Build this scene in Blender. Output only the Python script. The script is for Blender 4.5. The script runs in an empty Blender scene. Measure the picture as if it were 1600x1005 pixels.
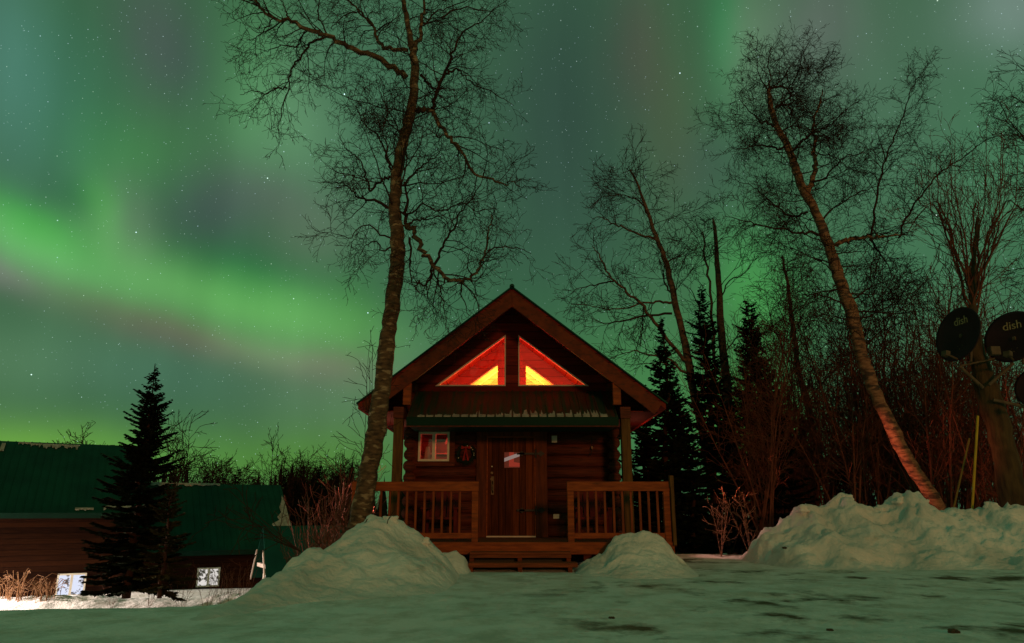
import bpy, math, random
import numpy as np
from mathutils import Vector, Matrix
from mathutils.geometry import tessellate_polygon

S = bpy.context.scene
COL = S.collection
R = math.radians

# ------------------------------------------------------------------ camera
CZ = 0.95
PITCH = R(14.65)
F = 1138.0
cam = bpy.data.cameras.new('camera')
cam.lens = 25.6
cam.sensor_width = 36
cam.clip_start = 0.05
cam.clip_end = 6000
camo = bpy.data.objects.new('camera', cam)
COL.objects.link(camo)
camo.location = (0, 0, CZ)
camo.rotation_euler = (R(90) + PITCH, 0, 0)
S.camera = camo
S.view_settings.view_transform = 'Standard'
S.view_settings.look = 'None'
S.view_settings.exposure = 0
S.view_settings.gamma = 1
S.cycles.max_bounces = 5
S.cycles.diffuse_bounces = 3
S.cycles.glossy_bounces = 2
S.cycles.transparent_max_bounces = 6

CP, SP = math.cos(PITCH), math.sin(PITCH)


def ray(px, py):
    a = (px - 800) / F
    b = (502.5 - py) / F
    return a, CP - b * SP, SP + b * CP


def P(px, py, Y):
    a, f, u = ray(px, py)
    t = Y / f
    return Vector((a * t, Y, CZ + u * t))


def lin(c):
    return tuple(((v / 255) / 12.92 if v / 255 <= 0.04045 else ((v / 255 + 0.055) / 1.055) ** 2.4) for v in c)


# ------------------------------------------------------------------ world: night sky with aurora
def azel(px, py):
    a, f, u = ray(px, py)
    return math.atan2(a, f), math.atan2(u, math.hypot(a, f))


SKY = [  # px, py, sRGB read off the sky
    (0, 20, 75, 125, 110), (100, 20, 65, 115, 95), (200, 20, 62, 100, 82), (250, 20, 66, 92, 82), (330, 20, 66, 118, 82),
    (420, 20, 66, 122, 82), (560, 30, 60, 108, 80), (700, 30, 56, 100, 76), (850, 20, 54, 92, 72), (950, 20, 58, 90, 72),
    (1000, 20, 66, 90, 72), (1080, 20, 62, 98, 75), (1130, 20, 60, 124, 84), (1160, 20, 74, 128, 94), (1200, 20, 84, 124, 98), (1280, 20, 86, 110, 100),
    (1400, 20, 76, 116, 98), (1580, 20, 106, 138, 130), (1500, 60, 84, 124, 104),
    (0, 150, 65, 120, 108), (100, 150, 60, 115, 90), (200, 150, 58, 112, 78), (290, 130, 62, 100, 82), (300, 180, 60, 108, 78),
    (380, 150, 74, 132, 92), (430, 150, 78, 140, 98), (560, 150, 62, 112, 84), (720, 150, 58, 100, 78), (850, 150, 48, 84, 70),
    (950, 150, 48, 82, 70), (1040, 150, 68, 90, 70), (1130, 120, 66, 120, 84), (1170, 160, 74, 104, 84), (1280, 130, 70, 104, 84), (1400, 150, 66, 110, 84),
    (1560, 150, 64, 118, 90),
    (0, 250, 60, 122, 92), (100, 250, 60, 124, 86), (200, 230, 60, 128, 82), (300, 240, 72, 116, 84), (420, 240, 90, 136, 104),
    (480, 200, 84, 138, 102), (620, 260, 62, 112, 84), (720, 260, 56, 96, 76), (850, 260, 46, 84, 68), (960, 260, 48, 84, 68), (1060, 240, 62, 96, 72),
    (1110, 260, 60, 92, 76), (1250, 260, 60, 105, 78), (1400, 260, 62, 110, 82), (1560, 260, 64, 118, 85),
    (0, 320, 80, 168, 92), (50, 310, 62, 132, 80), (110, 320, 60, 124, 80), (150, 320, 80, 154, 90), (195, 325, 88, 146, 100), (250, 310, 66, 100, 84),
    (310, 310, 58, 98, 82), (400, 300, 74, 106, 90), (470, 300, 82, 120, 98), (540, 330, 72, 120, 90), (720, 350, 58, 102, 78), (860, 350, 50, 88, 70),
    (1000, 350, 52, 96, 72), (1090, 340, 56, 108, 76),
    (0, 370, 94, 170, 106), (60, 365, 84, 176, 96), (110, 370, 74, 155, 86), (200, 370, 84, 128, 95), (300, 370, 60, 105, 78), (400, 380, 64, 108, 80), (500, 380, 76, 108, 88),
    (0, 415, 108, 134, 116), (50, 425, 102, 160, 112), (110, 420, 100, 176, 106), (180, 430, 88, 166, 94), (300, 430, 72, 148, 84), (400, 430, 66, 134, 80), (470, 430, 66, 134, 80), (540, 440, 66, 104, 80),
    (0, 480, 76, 122, 92), (80, 470, 82, 116, 90), (150, 480, 86, 122, 88), (200, 475, 96, 142, 96), (270, 470, 98, 168, 100), (350, 480, 88, 166, 92), (430, 480, 82, 164, 88), (500, 480, 76, 152, 84), (560, 490, 74, 138, 82),
    (0, 530, 72, 120, 90), (100, 540, 68, 108, 86), (250, 520, 88, 108, 88), (350, 525, 100, 140, 98), (440, 520, 104, 168, 104), (510, 525, 100, 166, 98), (570, 520, 80, 160, 84),
    (660, 520, 66, 120, 82), (860, 450, 56, 98, 74), (950, 430, 54, 98, 74), (1010, 450, 58, 110, 76),
    (0, 600, 74, 126, 86), (100, 600, 68, 116, 86), (250, 590, 68, 112, 88), (380, 570, 82, 116, 92), (480, 565, 106, 140, 104), (540, 570, 100, 128, 98), (400, 620, 72, 122, 88), (540, 620, 82, 120, 90),
    (0, 650, 86, 146, 74), (120, 650, 76, 136, 82), (250, 640, 68, 122, 86), (400, 660, 74, 128, 84), (540, 660, 80, 120, 84),
    (0, 690, 96, 158, 68), (80, 680, 90, 150, 70), (180, 690, 88, 146, 70), (300, 690, 76, 136, 70), (420, 700, 72, 130, 68), (540, 700, 76, 132, 68), (350, 740, 72, 128, 60), (540, 740, 72, 126, 60),
    (1150, 410, 62, 140, 78), (1190, 440, 64, 138, 78), (1100, 440, 58, 118, 74), (1190, 500, 62, 138, 74), (1180, 650, 62, 135, 58), (1180, 760, 55, 120, 50),
    (1300, 400, 60, 112, 80), (1450, 400, 62, 114, 84), (1580, 400, 68, 120, 90), (1300, 600, 62, 122, 72), (1450, 600, 60, 112, 80), (1590, 600, 70, 105, 90), (1000, 560, 62, 125, 76), (1280, 740, 64, 120, 74)]

BLOBS = [  # px, py, sigma x, sigma y, rotation (deg, y down)
    (60, 385, 130, 40, 24), (260, 445, 130, 42, 18), (450, 490, 120, 44, 12), (40, 345, 70, 26, 30), (120, 400, 80, 30, 26),
    (0, 420, 60, 22, 28), (110, 470, 90, 26, 20), (260, 515, 110, 24, 18), (420, 555, 110, 24, 12), (520, 575, 60, 28, 5), (560, 510, 50, 70, 0),
    (400, 430, 110, 36, 10), (0, 560, 150, 60, 0), (250, 580, 140, 50, 8), (0, 700, 160, 45, 3), (250, 720, 200, 45, 0), (520, 720, 140, 50, 0),
    (150, 330, 26, 46, -5), (195, 345, 40, 60, 0), (240, 60, 50, 90, 0), (290, 110, 40, 60, 0), (390, 140, 50, 130, 4), (450, 190, 70, 90, 0), (210, 240, 90, 60, 0),
    (320, 320, 70, 55, 20), (410, 300, 70, 40, 20), (490, 370, 60, 60, 0), (0, 100, 70, 160, 0), (100, 150, 90, 130, 0), (120, 310, 40, 26, 0),
    (600, 200, 110, 260, 0), (880, 180, 110, 260, 0), (1000, 60, 40, 100, 0), (1050, 190, 42, 120, -5), (1135, 30, 24, 90, -4), (1170, 60, 40, 80, 0), (1110, 260, 50, 60, 0),
    (1280, 40, 70, 90, 0), (1400, 150, 130, 170, 0), (1590, 10, 90, 70, 0), (1560, 250, 110, 150, 0), (1170, 430, 60, 60, 0), (1190, 480, 70, 60, 0), (1180, 680, 70, 90, 0),
    (950, 420, 160, 110, 0), (1400, 450, 170, 150, 0), (1450, 640, 200, 120, 0), (700, 560, 140, 110, 0), (1000, 620, 150, 120, 0), (560, 600, 120, 90, 0)]


def blob_local():
    out = []
    for (px, py, sx, sy, rot) in BLOBS:
        c = np.array(azel(px, py))
        r = R(rot)
        ax = np.array(azel(px + math.cos(r) * sx, py + math.sin(r) * sx)) - c
        ay = np.array(azel(px - math.sin(r) * sy, py + math.cos(r) * sy)) - c
        L1, L2 = np.linalg.norm(ax), np.linalg.norm(ay)
        th = math.atan2(ax[1], ax[0])
        out.append((c[0], c[1], th, L1 * 1.2, L2 * 1.2))
    return out


BL = blob_local()


def blob_eval(az, el):
    v = [1.0]
    for (a, e, th, s1, s2) in BL:
        dx, dy = az - a, el - e
        u = (dx * math.cos(th) + dy * math.sin(th)) / s1
        w = (-dx * math.sin(th) + dy * math.cos(th)) / s2
        v.append(math.exp(-(u * u + w * w)))
    return v


BASE = np.array(lin((60, 100, 70)))
A = np.array([blob_eval(*azel(s[0], s[1]))[1:] for s in SKY])
T = np.array([lin((s[2] + 4, s[3] * .975, s[4] * .94 + 1)) for s in SKY]) - BASE
lam = 0.02
COEF = np.linalg.solve(A.T @ A + lam * np.eye(A.shape[1]), A.T @ T)

W = bpy.data.worlds.new('World')
S.world = W
W.use_nodes = True
nt = W.node_tree
nt.nodes.clear()
N, L = nt.nodes, nt.links


def vmath(op, a, b=None, c=None, s=None):
    n = N.new('ShaderNodeVectorMath')
    n.operation = op
    for i, x in enumerate((a, b, c)):
        if x is None:
            continue
        if isinstance(x, (tuple, list)):
            n.inputs[i].default_value = x
        else:
            L.new(x, n.inputs[i])
    if s is not None:
        if isinstance(s, (int, float)):
            n.inputs['Scale'].default_value = s
        else:
            L.new(s, n.inputs['Scale'])
    return n.outputs['Value'] if op in ('DOT_PRODUCT', 'LENGTH', 'DISTANCE') else n.outputs['Vector']


def smath(op, a, b=None, c=None, clamp=False):
    n = N.new('ShaderNodeMath')
    n.operation = op
    n.use_clamp = clamp
    for i, x in enumerate((a, b, c)):
        if x is None:
            continue
        if isinstance(x, (int, float)):
            n.inputs[i].default_value = x
        else:
            L.new(x, n.inputs[i])
    return n.outputs[0]


tc = N.new('ShaderNodeTexCoord')
sep = N.new('ShaderNodeSeparateXYZ')
L.new(tc.outputs['Generated'], sep.inputs[0])
az = smath('ARCTAN2', sep.outputs[0], sep.outputs[1])
el = smath('ARCSINE', sep.outputs[2])
cb = N.new('ShaderNodeCombineXYZ')
L.new(az, cb.inputs[0])
L.new(el, cb.inputs[1])
# slow warp so the curtains are not perfect ellipses
nz = N.new('ShaderNodeTexNoise')
nz.inputs['Scale'].default_value = 5.5
nz.inputs['Detail'].default_value = 3
L.new(tc.outputs['Generated'], nz.inputs['Vector'])
off = vmath('SUBTRACT', nz.outputs['Color'], (.5, .5, .5))
off = vmath('MULTIPLY', off, (.05, .03, 0))
vec = vmath('ADD', cb.outputs[0], off)
acc = None
for (a, e, th, s1, s2), cf in zip(BL, COEF):
    m = N.new('ShaderNodeMapping')
    m.vector_type = 'TEXTURE'
    m.inputs['Location'].default_value = (a, e, 0)
    m.inputs['Rotation'].default_value = (0, 0, th)
    m.inputs['Scale'].default_value = (s1, s2, 1)
    L.new(vec, m.inputs['Vector'])
    d = vmath('DOT_PRODUCT', m.outputs[0], m.outputs[0])
    g = smath('EXPONENT', smath('MULTIPLY', d, -1.0))
    if acc is None:
        acc = vmath('MULTIPLY_ADD', _c := vmath('SCALE', tuple(float(x) for x in cf), s=g), (1, 1, 1), tuple(float(x) for x in BASE))
    else:
        acc = vmath('ADD', acc, vmath('SCALE', tuple(float(x) for x in cf), s=g))
# faint vertical rays
mr = N.new('ShaderNodeMapping')
mr.inputs['Scale'].default_value = (16, 1.6, 1)
L.new(vec, mr.inputs['Vector'])
nr = N.new('ShaderNodeTexNoise')
nr.inputs['Scale'].default_value = 1
nr.inputs['Detail'].default_value = 2
L.new(mr.outputs[0], nr.inputs['Vector'])
rays = smath('MULTIPLY_ADD', nr.outputs['Fac'], 0.30, 0.85)
acc = vmath('SCALE', acc, s=rays)
acc = vmath('MAXIMUM', acc, (0.01, 0.03, 0.02))
# stars in two sizes
for sc, r0, amp, thr in ((95, 0.075, 1.4, .5), (42, 0.050, 2.6, .4), (150, 0.11, .65, .2), (210, 0.14, .40, .1)):
    vo = N.new('ShaderNodeTexVoronoi')
    vo.inputs['Scale'].default_value = sc
    L.new(tc.outputs['Generated'], vo.inputs['Vector'])
    s = smath('SUBTRACT', 1.0, smath('DIVIDE', vo.outputs['Distance'], r0), clamp=True)
    s = smath('MULTIPLY', s, s)
    sp = N.new('ShaderNodeSeparateXYZ')
    L.new(vo.outputs['Color'], sp.inputs[0])
    b = smath('SUBTRACT', sp.outputs[0], thr, clamp=True)
    b = smath('POWER', b, 1.5)
    s = smath('MULTIPLY', smath('MULTIPLY', s, b), amp * 3)
    s = smath('MULTIPLY', s, smath('GREATER_THAN', el, 0.02))
    tint = vmath('MULTIPLY_ADD', vo.outputs['Color'], (.0, .1, .5), (.75, .95, .75))
    acc = vmath('ADD', acc, vmath('SCALE', tint, s=s))
bg = N.new('ShaderNodeBackground')
L.new(acc, bg.inputs['Color'])
bg.inputs['Strength'].default_value = 1.0
wo = N.new('ShaderNodeOutputWorld')
L.new(bg.outputs[0], wo.inputs[0])

# ------------------------------------------------------------------ lights


def lamp(name, typ, loc, col, e, size=.1, rot=None, **kw):
    l = bpy.data.lights.new(name, typ)
    l.color = col
    l.energy = e
    if typ == 'SUN':
        l.angle = size
    elif typ == 'AREA':
        l.size = size
    else:
        l.shadow_soft_size = size
    for k, v in kw.items():
        setattr(l, k, v)
    o = bpy.data.objects.new(name, l)
    COL.objects.link(o)
    o.location = loc
    if rot:
        o.rotation_euler = rot
    return o


def aim(loc, to):
    return (Vector(to) - Vector(loc)).to_track_quat('-Z', 'Y').to_euler()


# low warm glow from behind the camera (the car park's lamps)
lamp('yard_glow', 'SUN', (0, -20, 5), (1.0, .40, .13), 0.52, R(5), aim((2.6, -12, 1.9), (0, 0, 0)))
# floodlight of the lower yard, off to the left
FL = (-19.5, 20.2, 1.4)
lamp('yard_floodlight', 'SPOT', FL, (1, .78, .66), 8500, .15, aim(FL, (-13.5, 20.9, -1.7)), spot_size=R(72), spot_blend=.5)
# red light thrown out sideways from the cabin's side windows
for a_, to_, e_, sz_ in (((2.75, 16.3, 1.3), (9.9, 16.9, 2.3), 1500, 24), ((2.75, 17.4, 1.1), (5.3, 16.5, .4), 190, 54), ((-2.75, 18.6, 1.3), (-9.5, 13.2, .5), 1100, 62)):
    lamp('side_window_light', 'SPOT', a_, (1, .42, .33) if e_ != 1500 else (1, .24, .13), e_, .12, aim(a_, to_), spot_size=R(sz_), spot_blend=.8)


# ------------------------------------------------------------------ helpers
def sm(x):
    x = np.clip(x, 0, 1)
    return x * x * (3 - 2 * x)


def hsh(i, j, s):
    n = (i.astype(np.int64) * 374761393 + j.astype(np.int64) * 668265263 + s * 974634777) & 0x7fffffff
    n = ((n ^ (n >> 13)) * 1274126177) & 0x7fffffff
    n = (n ^ (n >> 16)) & 0xffff
    return n / 65535.0


def vnoise(x, y, s=0):
    x = np.asarray(x, float)
    y = np.asarray(y, float)
    i, j = np.floor(x), np.floor(y)
    u, v = x - i, y - j
    u, v = u * u * (3 - 2 * u), v * v * (3 - 2 * v)
    a, b = hsh(i, j, s), hsh(i + 1, j, s)
    c, d = hsh(i, j + 1, s), hsh(i + 1, j + 1, s)
    return (a + (b - a) * u) + ((c + (d - c) * u) - (a + (b - a) * u)) * v - .5


def fbm(x, y, s=0, o=4):
    t, a = 0, 1
    for k in range(o):
        t = t + a * vnoise(x, y, s + k * 7)
        x, y, a = x * 2.03 + 3.1, y * 2.03 + 1.7, a * .5
    return t


def mesh_np(name, V, Fc, mat=None, smooth=True):
    """V (n,3); Fc (m,k) index array"""
    me = bpy.data.meshes.new(name)
    V = np.ascontiguousarray(V, np.float32)
    Fc = np.ascontiguousarray(Fc, np.int32)
    m, k = Fc.shape
    me.vertices.add(len(V))
    me.vertices.foreach_set('co', V.ravel())
    me.loops.add(m * k)
    me.loops.foreach_set('vertex_index', Fc.ravel())
    me.polygons.add(m)
    me.polygons.foreach_set('loop_start', np.arange(0, m * k, k, dtype=np.int32))
    me.polygons.foreach_set('loop_total', np.full(m, k, np.int32))
    if smooth:
        me.polygons.foreach_set('use_smooth', np.ones(m, bool))
    me.update(calc_edges=True)
    if mat:
        me.materials.append(mat)
    return me


def link(name, me, parent=None, loc=(0, 0, 0)):
    o = bpy.data.objects.new(name, me)
    COL.objects.link(o)
    o.location = loc
    if parent is not None:
        o.parent = parent
    return o


def tag(o, label=None, cat=None, group=None, kind=None):
    if label:
        o['label'] = label
    if cat:
        o['category'] = cat
    if group:
        o['group'] = group
    if kind:
        o['kind'] = kind
    return o


def thing(name, label, cat, loc=(0, 0, 0), group=None):
    o = bpy.data.objects.new(name, None)
    COL.objects.link(o)
    o.location = loc
    o.empty_display_size = .2
    return tag(o, label, cat, group)


class MB:
    def __init__(s, xf=None):
        s.v, s.f, s.xf = [], [], xf

    def add(s, vs, fs):
        n = len(s.v)
        s.v += [Vector(v) for v in vs]
        s.f += [tuple(i + n for i in f) for f in fs]
        return s

    def box(s, x0, x1, y0, y1, z0, z1):
        vs = [(x, y, z) for x in (x0, x1) for y in (y0, y1) for z in (z0, z1)]
        return s.add(vs, [(0, 1, 3, 2), (4, 6, 7, 5), (0, 4, 5, 1), (2, 3, 7, 6), (0, 2, 6, 4), (1, 5, 7, 3)])

    def prism(s, poly, d):  # poly: 3-D points, d extrusion vector
        d = Vector(d)
        poly = [Vector(p) for p in poly]
        n = len(poly)
        vs = poly + [p + d for p in poly]
        fs = [tuple(range(n))[::-1], tuple(range(n, 2 * n))] + [(i, (i + 1) % n, (i + 1) % n + n, i + n) for i in range(n)]
        return s.add(vs, fs)

    def tube(s, p, q, r0, r1=None, k=10):
        p, q = Vector(p), Vector(q)
        r1 = r0 if r1 is None else r1
        d = (q - p).normalized()
        u = d.orthogonal().normalized()
        w = d.cross(u)
        vs = []
        for c, r in ((p, r0), (q, r1)):
            for i in range(k):
                t = 2 * math.pi * i / k
                vs.append(c + u * (r * math.cos(t)) + w * (r * math.sin(t)))
        fs = [(i, (i + 1) % k, (i + 1) % k + k, i + k) for i in range(k)] + [tuple(range(k))[::-1], tuple(range(k, 2 * k))]
        return s.add(vs, fs)

    def build(s, name, mat, parent=None, base=(0, 0, 0), smooth=False, bevel=0):
        b = Vector(base)
        vs = [(s.xf(v) if s.xf else v) - b for v in s.v]
        me = bpy.data.meshes.new(name)
        me.from_pydata([tuple(v) for v in vs], [], s.f)
        me.update()
        import bmesh
        bm = bmesh.new()
        bm.from_mesh(me)
        bmesh.ops.recalc_face_normals(bm, faces=bm.faces)
        bm.to_mesh(me)
        bm.free()
        if smooth:
            for p in me.polygons:
                p.use_smooth = True
        me.materials.append(mat)
        o = link(name, me, parent, base if parent is None else (0, 0, 0))
        if bevel:
            m = o.modifiers.new('bevel', 'BEVEL')
            m.width = bevel
            m.segments = 2
            m.limit_method = 'ANGLE'
        return o


# ------------------------------------------------------------------ materials
def newmat(name):
    m = bpy.data.materials.new(name)
    m.use_nodes = True
    t = m.node_tree
    b = t.nodes['Principled BSDF']
    return m, t, b


def setp(b, k, v):
    if k in b.inputs:
        b.inputs[k].default_value = v


def surf(name, c1, c2=None, scale=(1, 1, 1), nscale=4, detail=5, rough=.8, bump=.3, bdist=.01, metal=0, contrast=(.35, .65), c3=None, c3t=(.6, .7), c3scale=3, coord='Object', spec=.3):
    m, t, b = newmat(name)
    setp(b, 'Roughness', rough)
    setp(b, 'Metallic', metal)
    setp(b, 'Specular IOR Level', spec)
    c2 = c2 or tuple(x * .6 for x in c1)
    n, l = t.nodes, t.links
    tc = n.new('ShaderNodeTexCoord')
    mp = n.new('ShaderNodeMapping')
    mp.inputs['Scale'].default_value = scale
    l.new(tc.outputs[coord], mp.inputs[0])
    nz = n.new('ShaderNodeTexNoise')
    nz.inputs['Scale'].default_value = nscale
    nz.inputs['Detail'].default_value = detail
    l.new(mp.outputs[0], nz.inputs['Vector'])
    cr = n.new('ShaderNodeValToRGB')
    cr.color_ramp.elements[0].position = contrast[0]
    cr.color_ramp.elements[1].position = contrast[1]
    cr.color_ramp.elements[0].color = (*c1, 1)
    cr.color_ramp.elements[1].color = (*c2, 1)
    l.new(nz.outputs['Fac'], cr.inputs[0])
    out = cr.outputs[0]
    if c3:
        n3 = n.new('ShaderNodeTexNoise')
        n3.inputs['Scale'].default_value = c3scale
        n3.inputs['Detail'].default_value = 6
        l.new(mp.outputs[0], n3.inputs['Vector'])
        r3 = n.new('ShaderNodeValToRGB')
        r3.color_ramp.elements[0].position = c3t[0]
        r3.color_ramp.elements[1].position = c3t[1]
        l.new(n3.outputs['Fac'], r3.inputs[0])
        mx = n.new('ShaderNodeMixRGB')
        l.new(r3.outputs[0], mx.inputs[0])
        l.new(out, mx.inputs[1])
        mx.inputs[2].default_value = (*c3, 1)
        out = mx.outputs[0]
    l.new(out, b.inputs['Base Color'])
    if bump:
        bp = n.new('ShaderNodeBump')
        bp.inputs['Strength'].default_value = bump
        bp.inputs['Distance'].default_value = bdist
        l.new(nz.outputs['Fac'], bp.inputs['Height'])
        l.new(bp.outputs[0], b.inputs['Normal'])
    m['_out'] = 1
    return m


def boards(name, c1, c2, pitch, rough=.75, axis=2, gap=.06, dark=.25, rot=None):
    """wood with dark seams every pitch metres along axis, each board with its own tone"""
    m, t, b = newmat(name)
    setp(b, 'Roughness', rough)
    setp(b, 'Specular IOR Level', .06)
    n, l = t.nodes, t.links
    tc = n.new('ShaderNodeTexCoord')
    sp = n.new('ShaderNodeSeparateXYZ')
    l.new(tc.outputs['Object'], sp.inputs[0])

    def mt(op, a, bb=None):
        q = n.new('ShaderNodeMath')
        q.operation = op
        for i, x in enumerate((a, bb)):
            if x is None:
                continue
            if isinstance(x, (int, float)):
                q.inputs[i].default_value = x
            else:
                l.new(x, q.inputs[i])
        return q.outputs[0]
    u = mt('DIVIDE', sp.outputs[axis], pitch)
    fl = mt('FLOOR', u)
    fr = mt('FRACT', u)
    seam = mt('LESS_THAN', fr, gap)
    wn = n.new('ShaderNodeTexWhiteNoise')
    wn.noise_dimensions = '1D'
    l.new(fl, wn.inputs['W'])
    mp = n.new('ShaderNodeMapping')
    sc = [2.2, 2.2, 2.2]
    sc[axis] = 26
    if axis == 0:
        sc = [26, 26, 2.0]
    mp.inputs['Scale'].default_value = sc
    l.new(tc.outputs['Object'], mp.inputs[0])
    ad = n.new('ShaderNodeVectorMath')
    ad.operation = 'ADD'
    l.new(mp.outputs[0], ad.inputs[0])
    l.new(wn.outputs['Color'], ad.inputs[1])
    nz = n.new('ShaderNodeTexNoise')
    nz.inputs['Scale'].default_value = 1
    nz.inputs['Detail'].default_value = 6
    l.new(ad.outputs[0], nz.inputs['Vector'])
    k = mt('ADD', mt('MULTIPLY', nz.outputs['Fac'], .9), mt('MULTIPLY', mt('SUBTRACT', wn.outputs['Value'], .5), .5))
    cr = n.new('ShaderNodeValToRGB')
    cr.color_ramp.elements[0].position = .2
    cr.color_ramp.elements[1].position = .75
    cr.color_ramp.elements[0].color = (*c2, 1)
    cr.color_ramp.elements[1].color = (*c1, 1)
    l.new(k, cr.inputs[0])
    mx = n.new('ShaderNodeMixRGB')
    l.new(seam, mx.inputs[0])
    l.new(cr.outputs[0], mx.inputs[1])
    mx.inputs[2].default_value = (*[x * dark for x in c2], 1)
    l.new(mx.outputs[0], b.inputs['Base Color'])
    bp = n.new('ShaderNodeBump')
    bp.inputs['Strength'].default_value = .6
    bp.inputs['Distance'].default_value = .012
    h = mt('SUBTRACT', mt('MULTIPLY', nz.outputs['Fac'], .3), seam)
    l.new(h, bp.inputs['Height'])
    l.new(bp.outputs[0], b.inputs['Normal'])
    return m


def emis(name, col, e):
    m, t, b = newmat(name)
    b.inputs['Base Color'].default_value = (*col, 1)
    b.inputs['Emission Color'].default_value = (*col, 1)
    b.inputs['Emission Strength'].default_value = e
    return m


def glassm(name, col=(1, 1, 1), a=.10):
    m, t, b = newmat(name)
    n, l = t.nodes, t.links
    tr = n.new('ShaderNodeBsdfTransparent')
    tr.inputs[0].default_value = (*col, 1)
    gl = n.new('ShaderNodeBsdfGlossy')
    gl.inputs['Roughness'].default_value = .03
    mx = n.new('ShaderNodeMixShader')
    mx.inputs[0].default_value = a
    l.new(tr.outputs[0], mx.inputs[1])
    l.new(gl.outputs[0], mx.inputs[2])
    l.new(mx.outputs[0], n['Material Output'].inputs[0])
    return m


M = {}


def snow_mat(name, dirt, dirt_scale=(1, 1, 1), bump=.35, thr=(.6, .72), ice=False):
    m, t, b = newmat(name)
    setp(b, 'Roughness', .6)
    setp(b, 'Specular IOR Level', .3)
    n, l = t.nodes, t.links
    tc = n.new('ShaderNodeTexCoord')
    mp = n.new('ShaderNodeMapping')
    mp.inputs['Scale'].default_value = dirt_scale
    l.new(tc.outputs['Object'], mp.inputs[0])
    n1 = n.new('ShaderNodeTexNoise')
    n1.inputs['Scale'].default_value = 1.0
    n1.inputs['Detail'].default_value = 7
    n1.inputs['Roughness'].default_value = .62
    l.new(mp.outputs[0], n1.inputs['Vector'])
    r1 = n.new('ShaderNodeValToRGB')
    r1.color_ramp.elements[0].position, r1.color_ramp.elements[1].position = thr
    l.new(n1.outputs['Fac'], r1.inputs[0])
    n2 = n.new('ShaderNodeTexNoise')
    n2.inputs['Scale'].default_value = .9
    n2.inputs['Detail'].default_value = 8
    if ice:
        mp2 = n.new('ShaderNodeMapping')
        mp2.inputs['Scale'].default_value = (2.0, 1.6, 1)
        n2.inputs['Roughness'].default_value = .72
        l.new(tc.outputs['Object'], mp2.inputs[0])
        l.new(mp2.outputs[0], n2.inputs['Vector'])
    else:
        l.new(tc.outputs['Object'], n2.inputs['Vector'])
    r2 = n.new('ShaderNodeValToRGB')
    r2.color_ramp.elements[0].position, r2.color_ramp.elements[1].position = (.38, .56) if ice else (.3, .65)
    r2.color_ramp.elements[0].color = (.64, .63, .58, 1) if ice else (.62, .61, .59, 1)
    r2.color_ramp.elements[1].color = (.92, .92, .92, 1)
    l.new(n2.outputs['Fac'], r2.inputs[0])
    fac = r1.outputs[0]
    if ice:   # the tyre-worn part of the lot lies to the right
        sx_ = n.new('ShaderNodeSeparateXYZ')
        l.new(tc.outputs['Object'], sx_.inputs[0])
        rx_ = n.new('ShaderNodeMapRange')
        rx_.interpolation_type = 'SMOOTHSTEP'
        rx_.inputs['From Min'].default_value = -.6
        rx_.inputs['From Max'].default_value = 1.2
        l.new(sx_.outputs[0], rx_.inputs['Value'])
        ml = n.new('ShaderNodeMath')
        ml.operation = 'MULTIPLY'
        l.new(r1.outputs[0], ml.inputs[0])
        l.new(rx_.outputs[0], ml.inputs[1])
        fac = ml.outputs[0]
    mx = n.new('ShaderNodeMixRGB')
    l.new(fac, mx.inputs[0])
    l.new(r2.outputs[0], mx.inputs[1])
    mx.inputs[2].default_value = (*dirt, 1)
    l.new(mx.outputs[0], b.inputs['Base Color'])
    n3 = n.new('ShaderNodeTexNoise')
    n3.inputs['Scale'].default_value = 9 if not ice else 8
    n3.inputs['Detail'].default_value = 9
    n3.inputs['Roughness'].default_value = .6
    mp3 = n.new('ShaderNodeMapping')
    mp3.inputs['Scale'].default_value = (1, 1, 1) if not ice else (1.3, 1.1, 1)
    l.new(tc.outputs['Object'], mp3.inputs[0])
    l.new(mp3.outputs[0], n3.inputs['Vector'])
    bp = n.new('ShaderNodeBump')
    bp.inputs['Strength'].default_value = bump
    bp.inputs['Distance'].default_value = .05
    l.new(n3.outputs['Fac'], bp.inputs['Height'])
    l.new(bp.outputs[0], b.inputs['Normal'])
    return m


M['snow'] = snow_mat('snow_ground', (.11, .09, .045), (1.0, .85, 1), .8, (.53, .63), ice=True)
M['bank'] = snow_mat('snow_bank', (.40, .33, .25), (1.6, 1.6, 1.6), 1.0, (.60, .85))
M['roofsnow'] = surf('roof_frost', (.42, .40, .36), (.26, .26, .23), nscale=9, detail=8, rough=.8, bump=.4, spec=.1)
M['deckwood'] = surf('deck_wood', (.26, .060, .018), (.13, .03, .010), (1.2, 14, 14), 2.2, bump=.4, c3=(.08, .03, .012), c3t=(.55, .8))
M['railwood'] = surf('rail_wood', (.36, .078, .016), (.19, .038, .009), (1.5, 10, 10), 2, bump=.4, c3=(.09, .035, .015), c3t=(.55, .85))
M['balwood'] = surf('baluster_wood', (.30, .065, .018), (.15, .032, .010), (12, 12, 1.4), 2, bump=.4)
M['barge'] = surf('barge_wood', (.19, .034, .010), (.10, .018, .006), (3, 3, 5), 1.4, detail=8, bump=.4, c3=(.04, .016, .01), c3t=(.5, .8), contrast=(.3, .7))
M['post'] = surf('post_wood', (.16, .075, .016), (.08, .034, .008), (12, 12, 1.3), 1.6, bump=.4)
M['logs'] = surf('log_wood', (.17, .034, .015), (.075, .016, .008), (1.0, 9, 14), 1.8, detail=8, bump=.5, c3=(.015, .005, .004), c3t=(.5, .75), contrast=(.3, .7))
M['gable'] = boards('gable_boards', (.22, .030, .018), (.10, .015, .010), .19)
M['innerwall'] = boards('loft_boards', (.50, .17, .12), (.36, .10, .07), .21, gap=.045, dark=.3)
M['yellowwall'] = boards('room_boards', (.75, .55, .28), (.60, .40, .18), .21, gap=.04, dark=.6)
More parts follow.
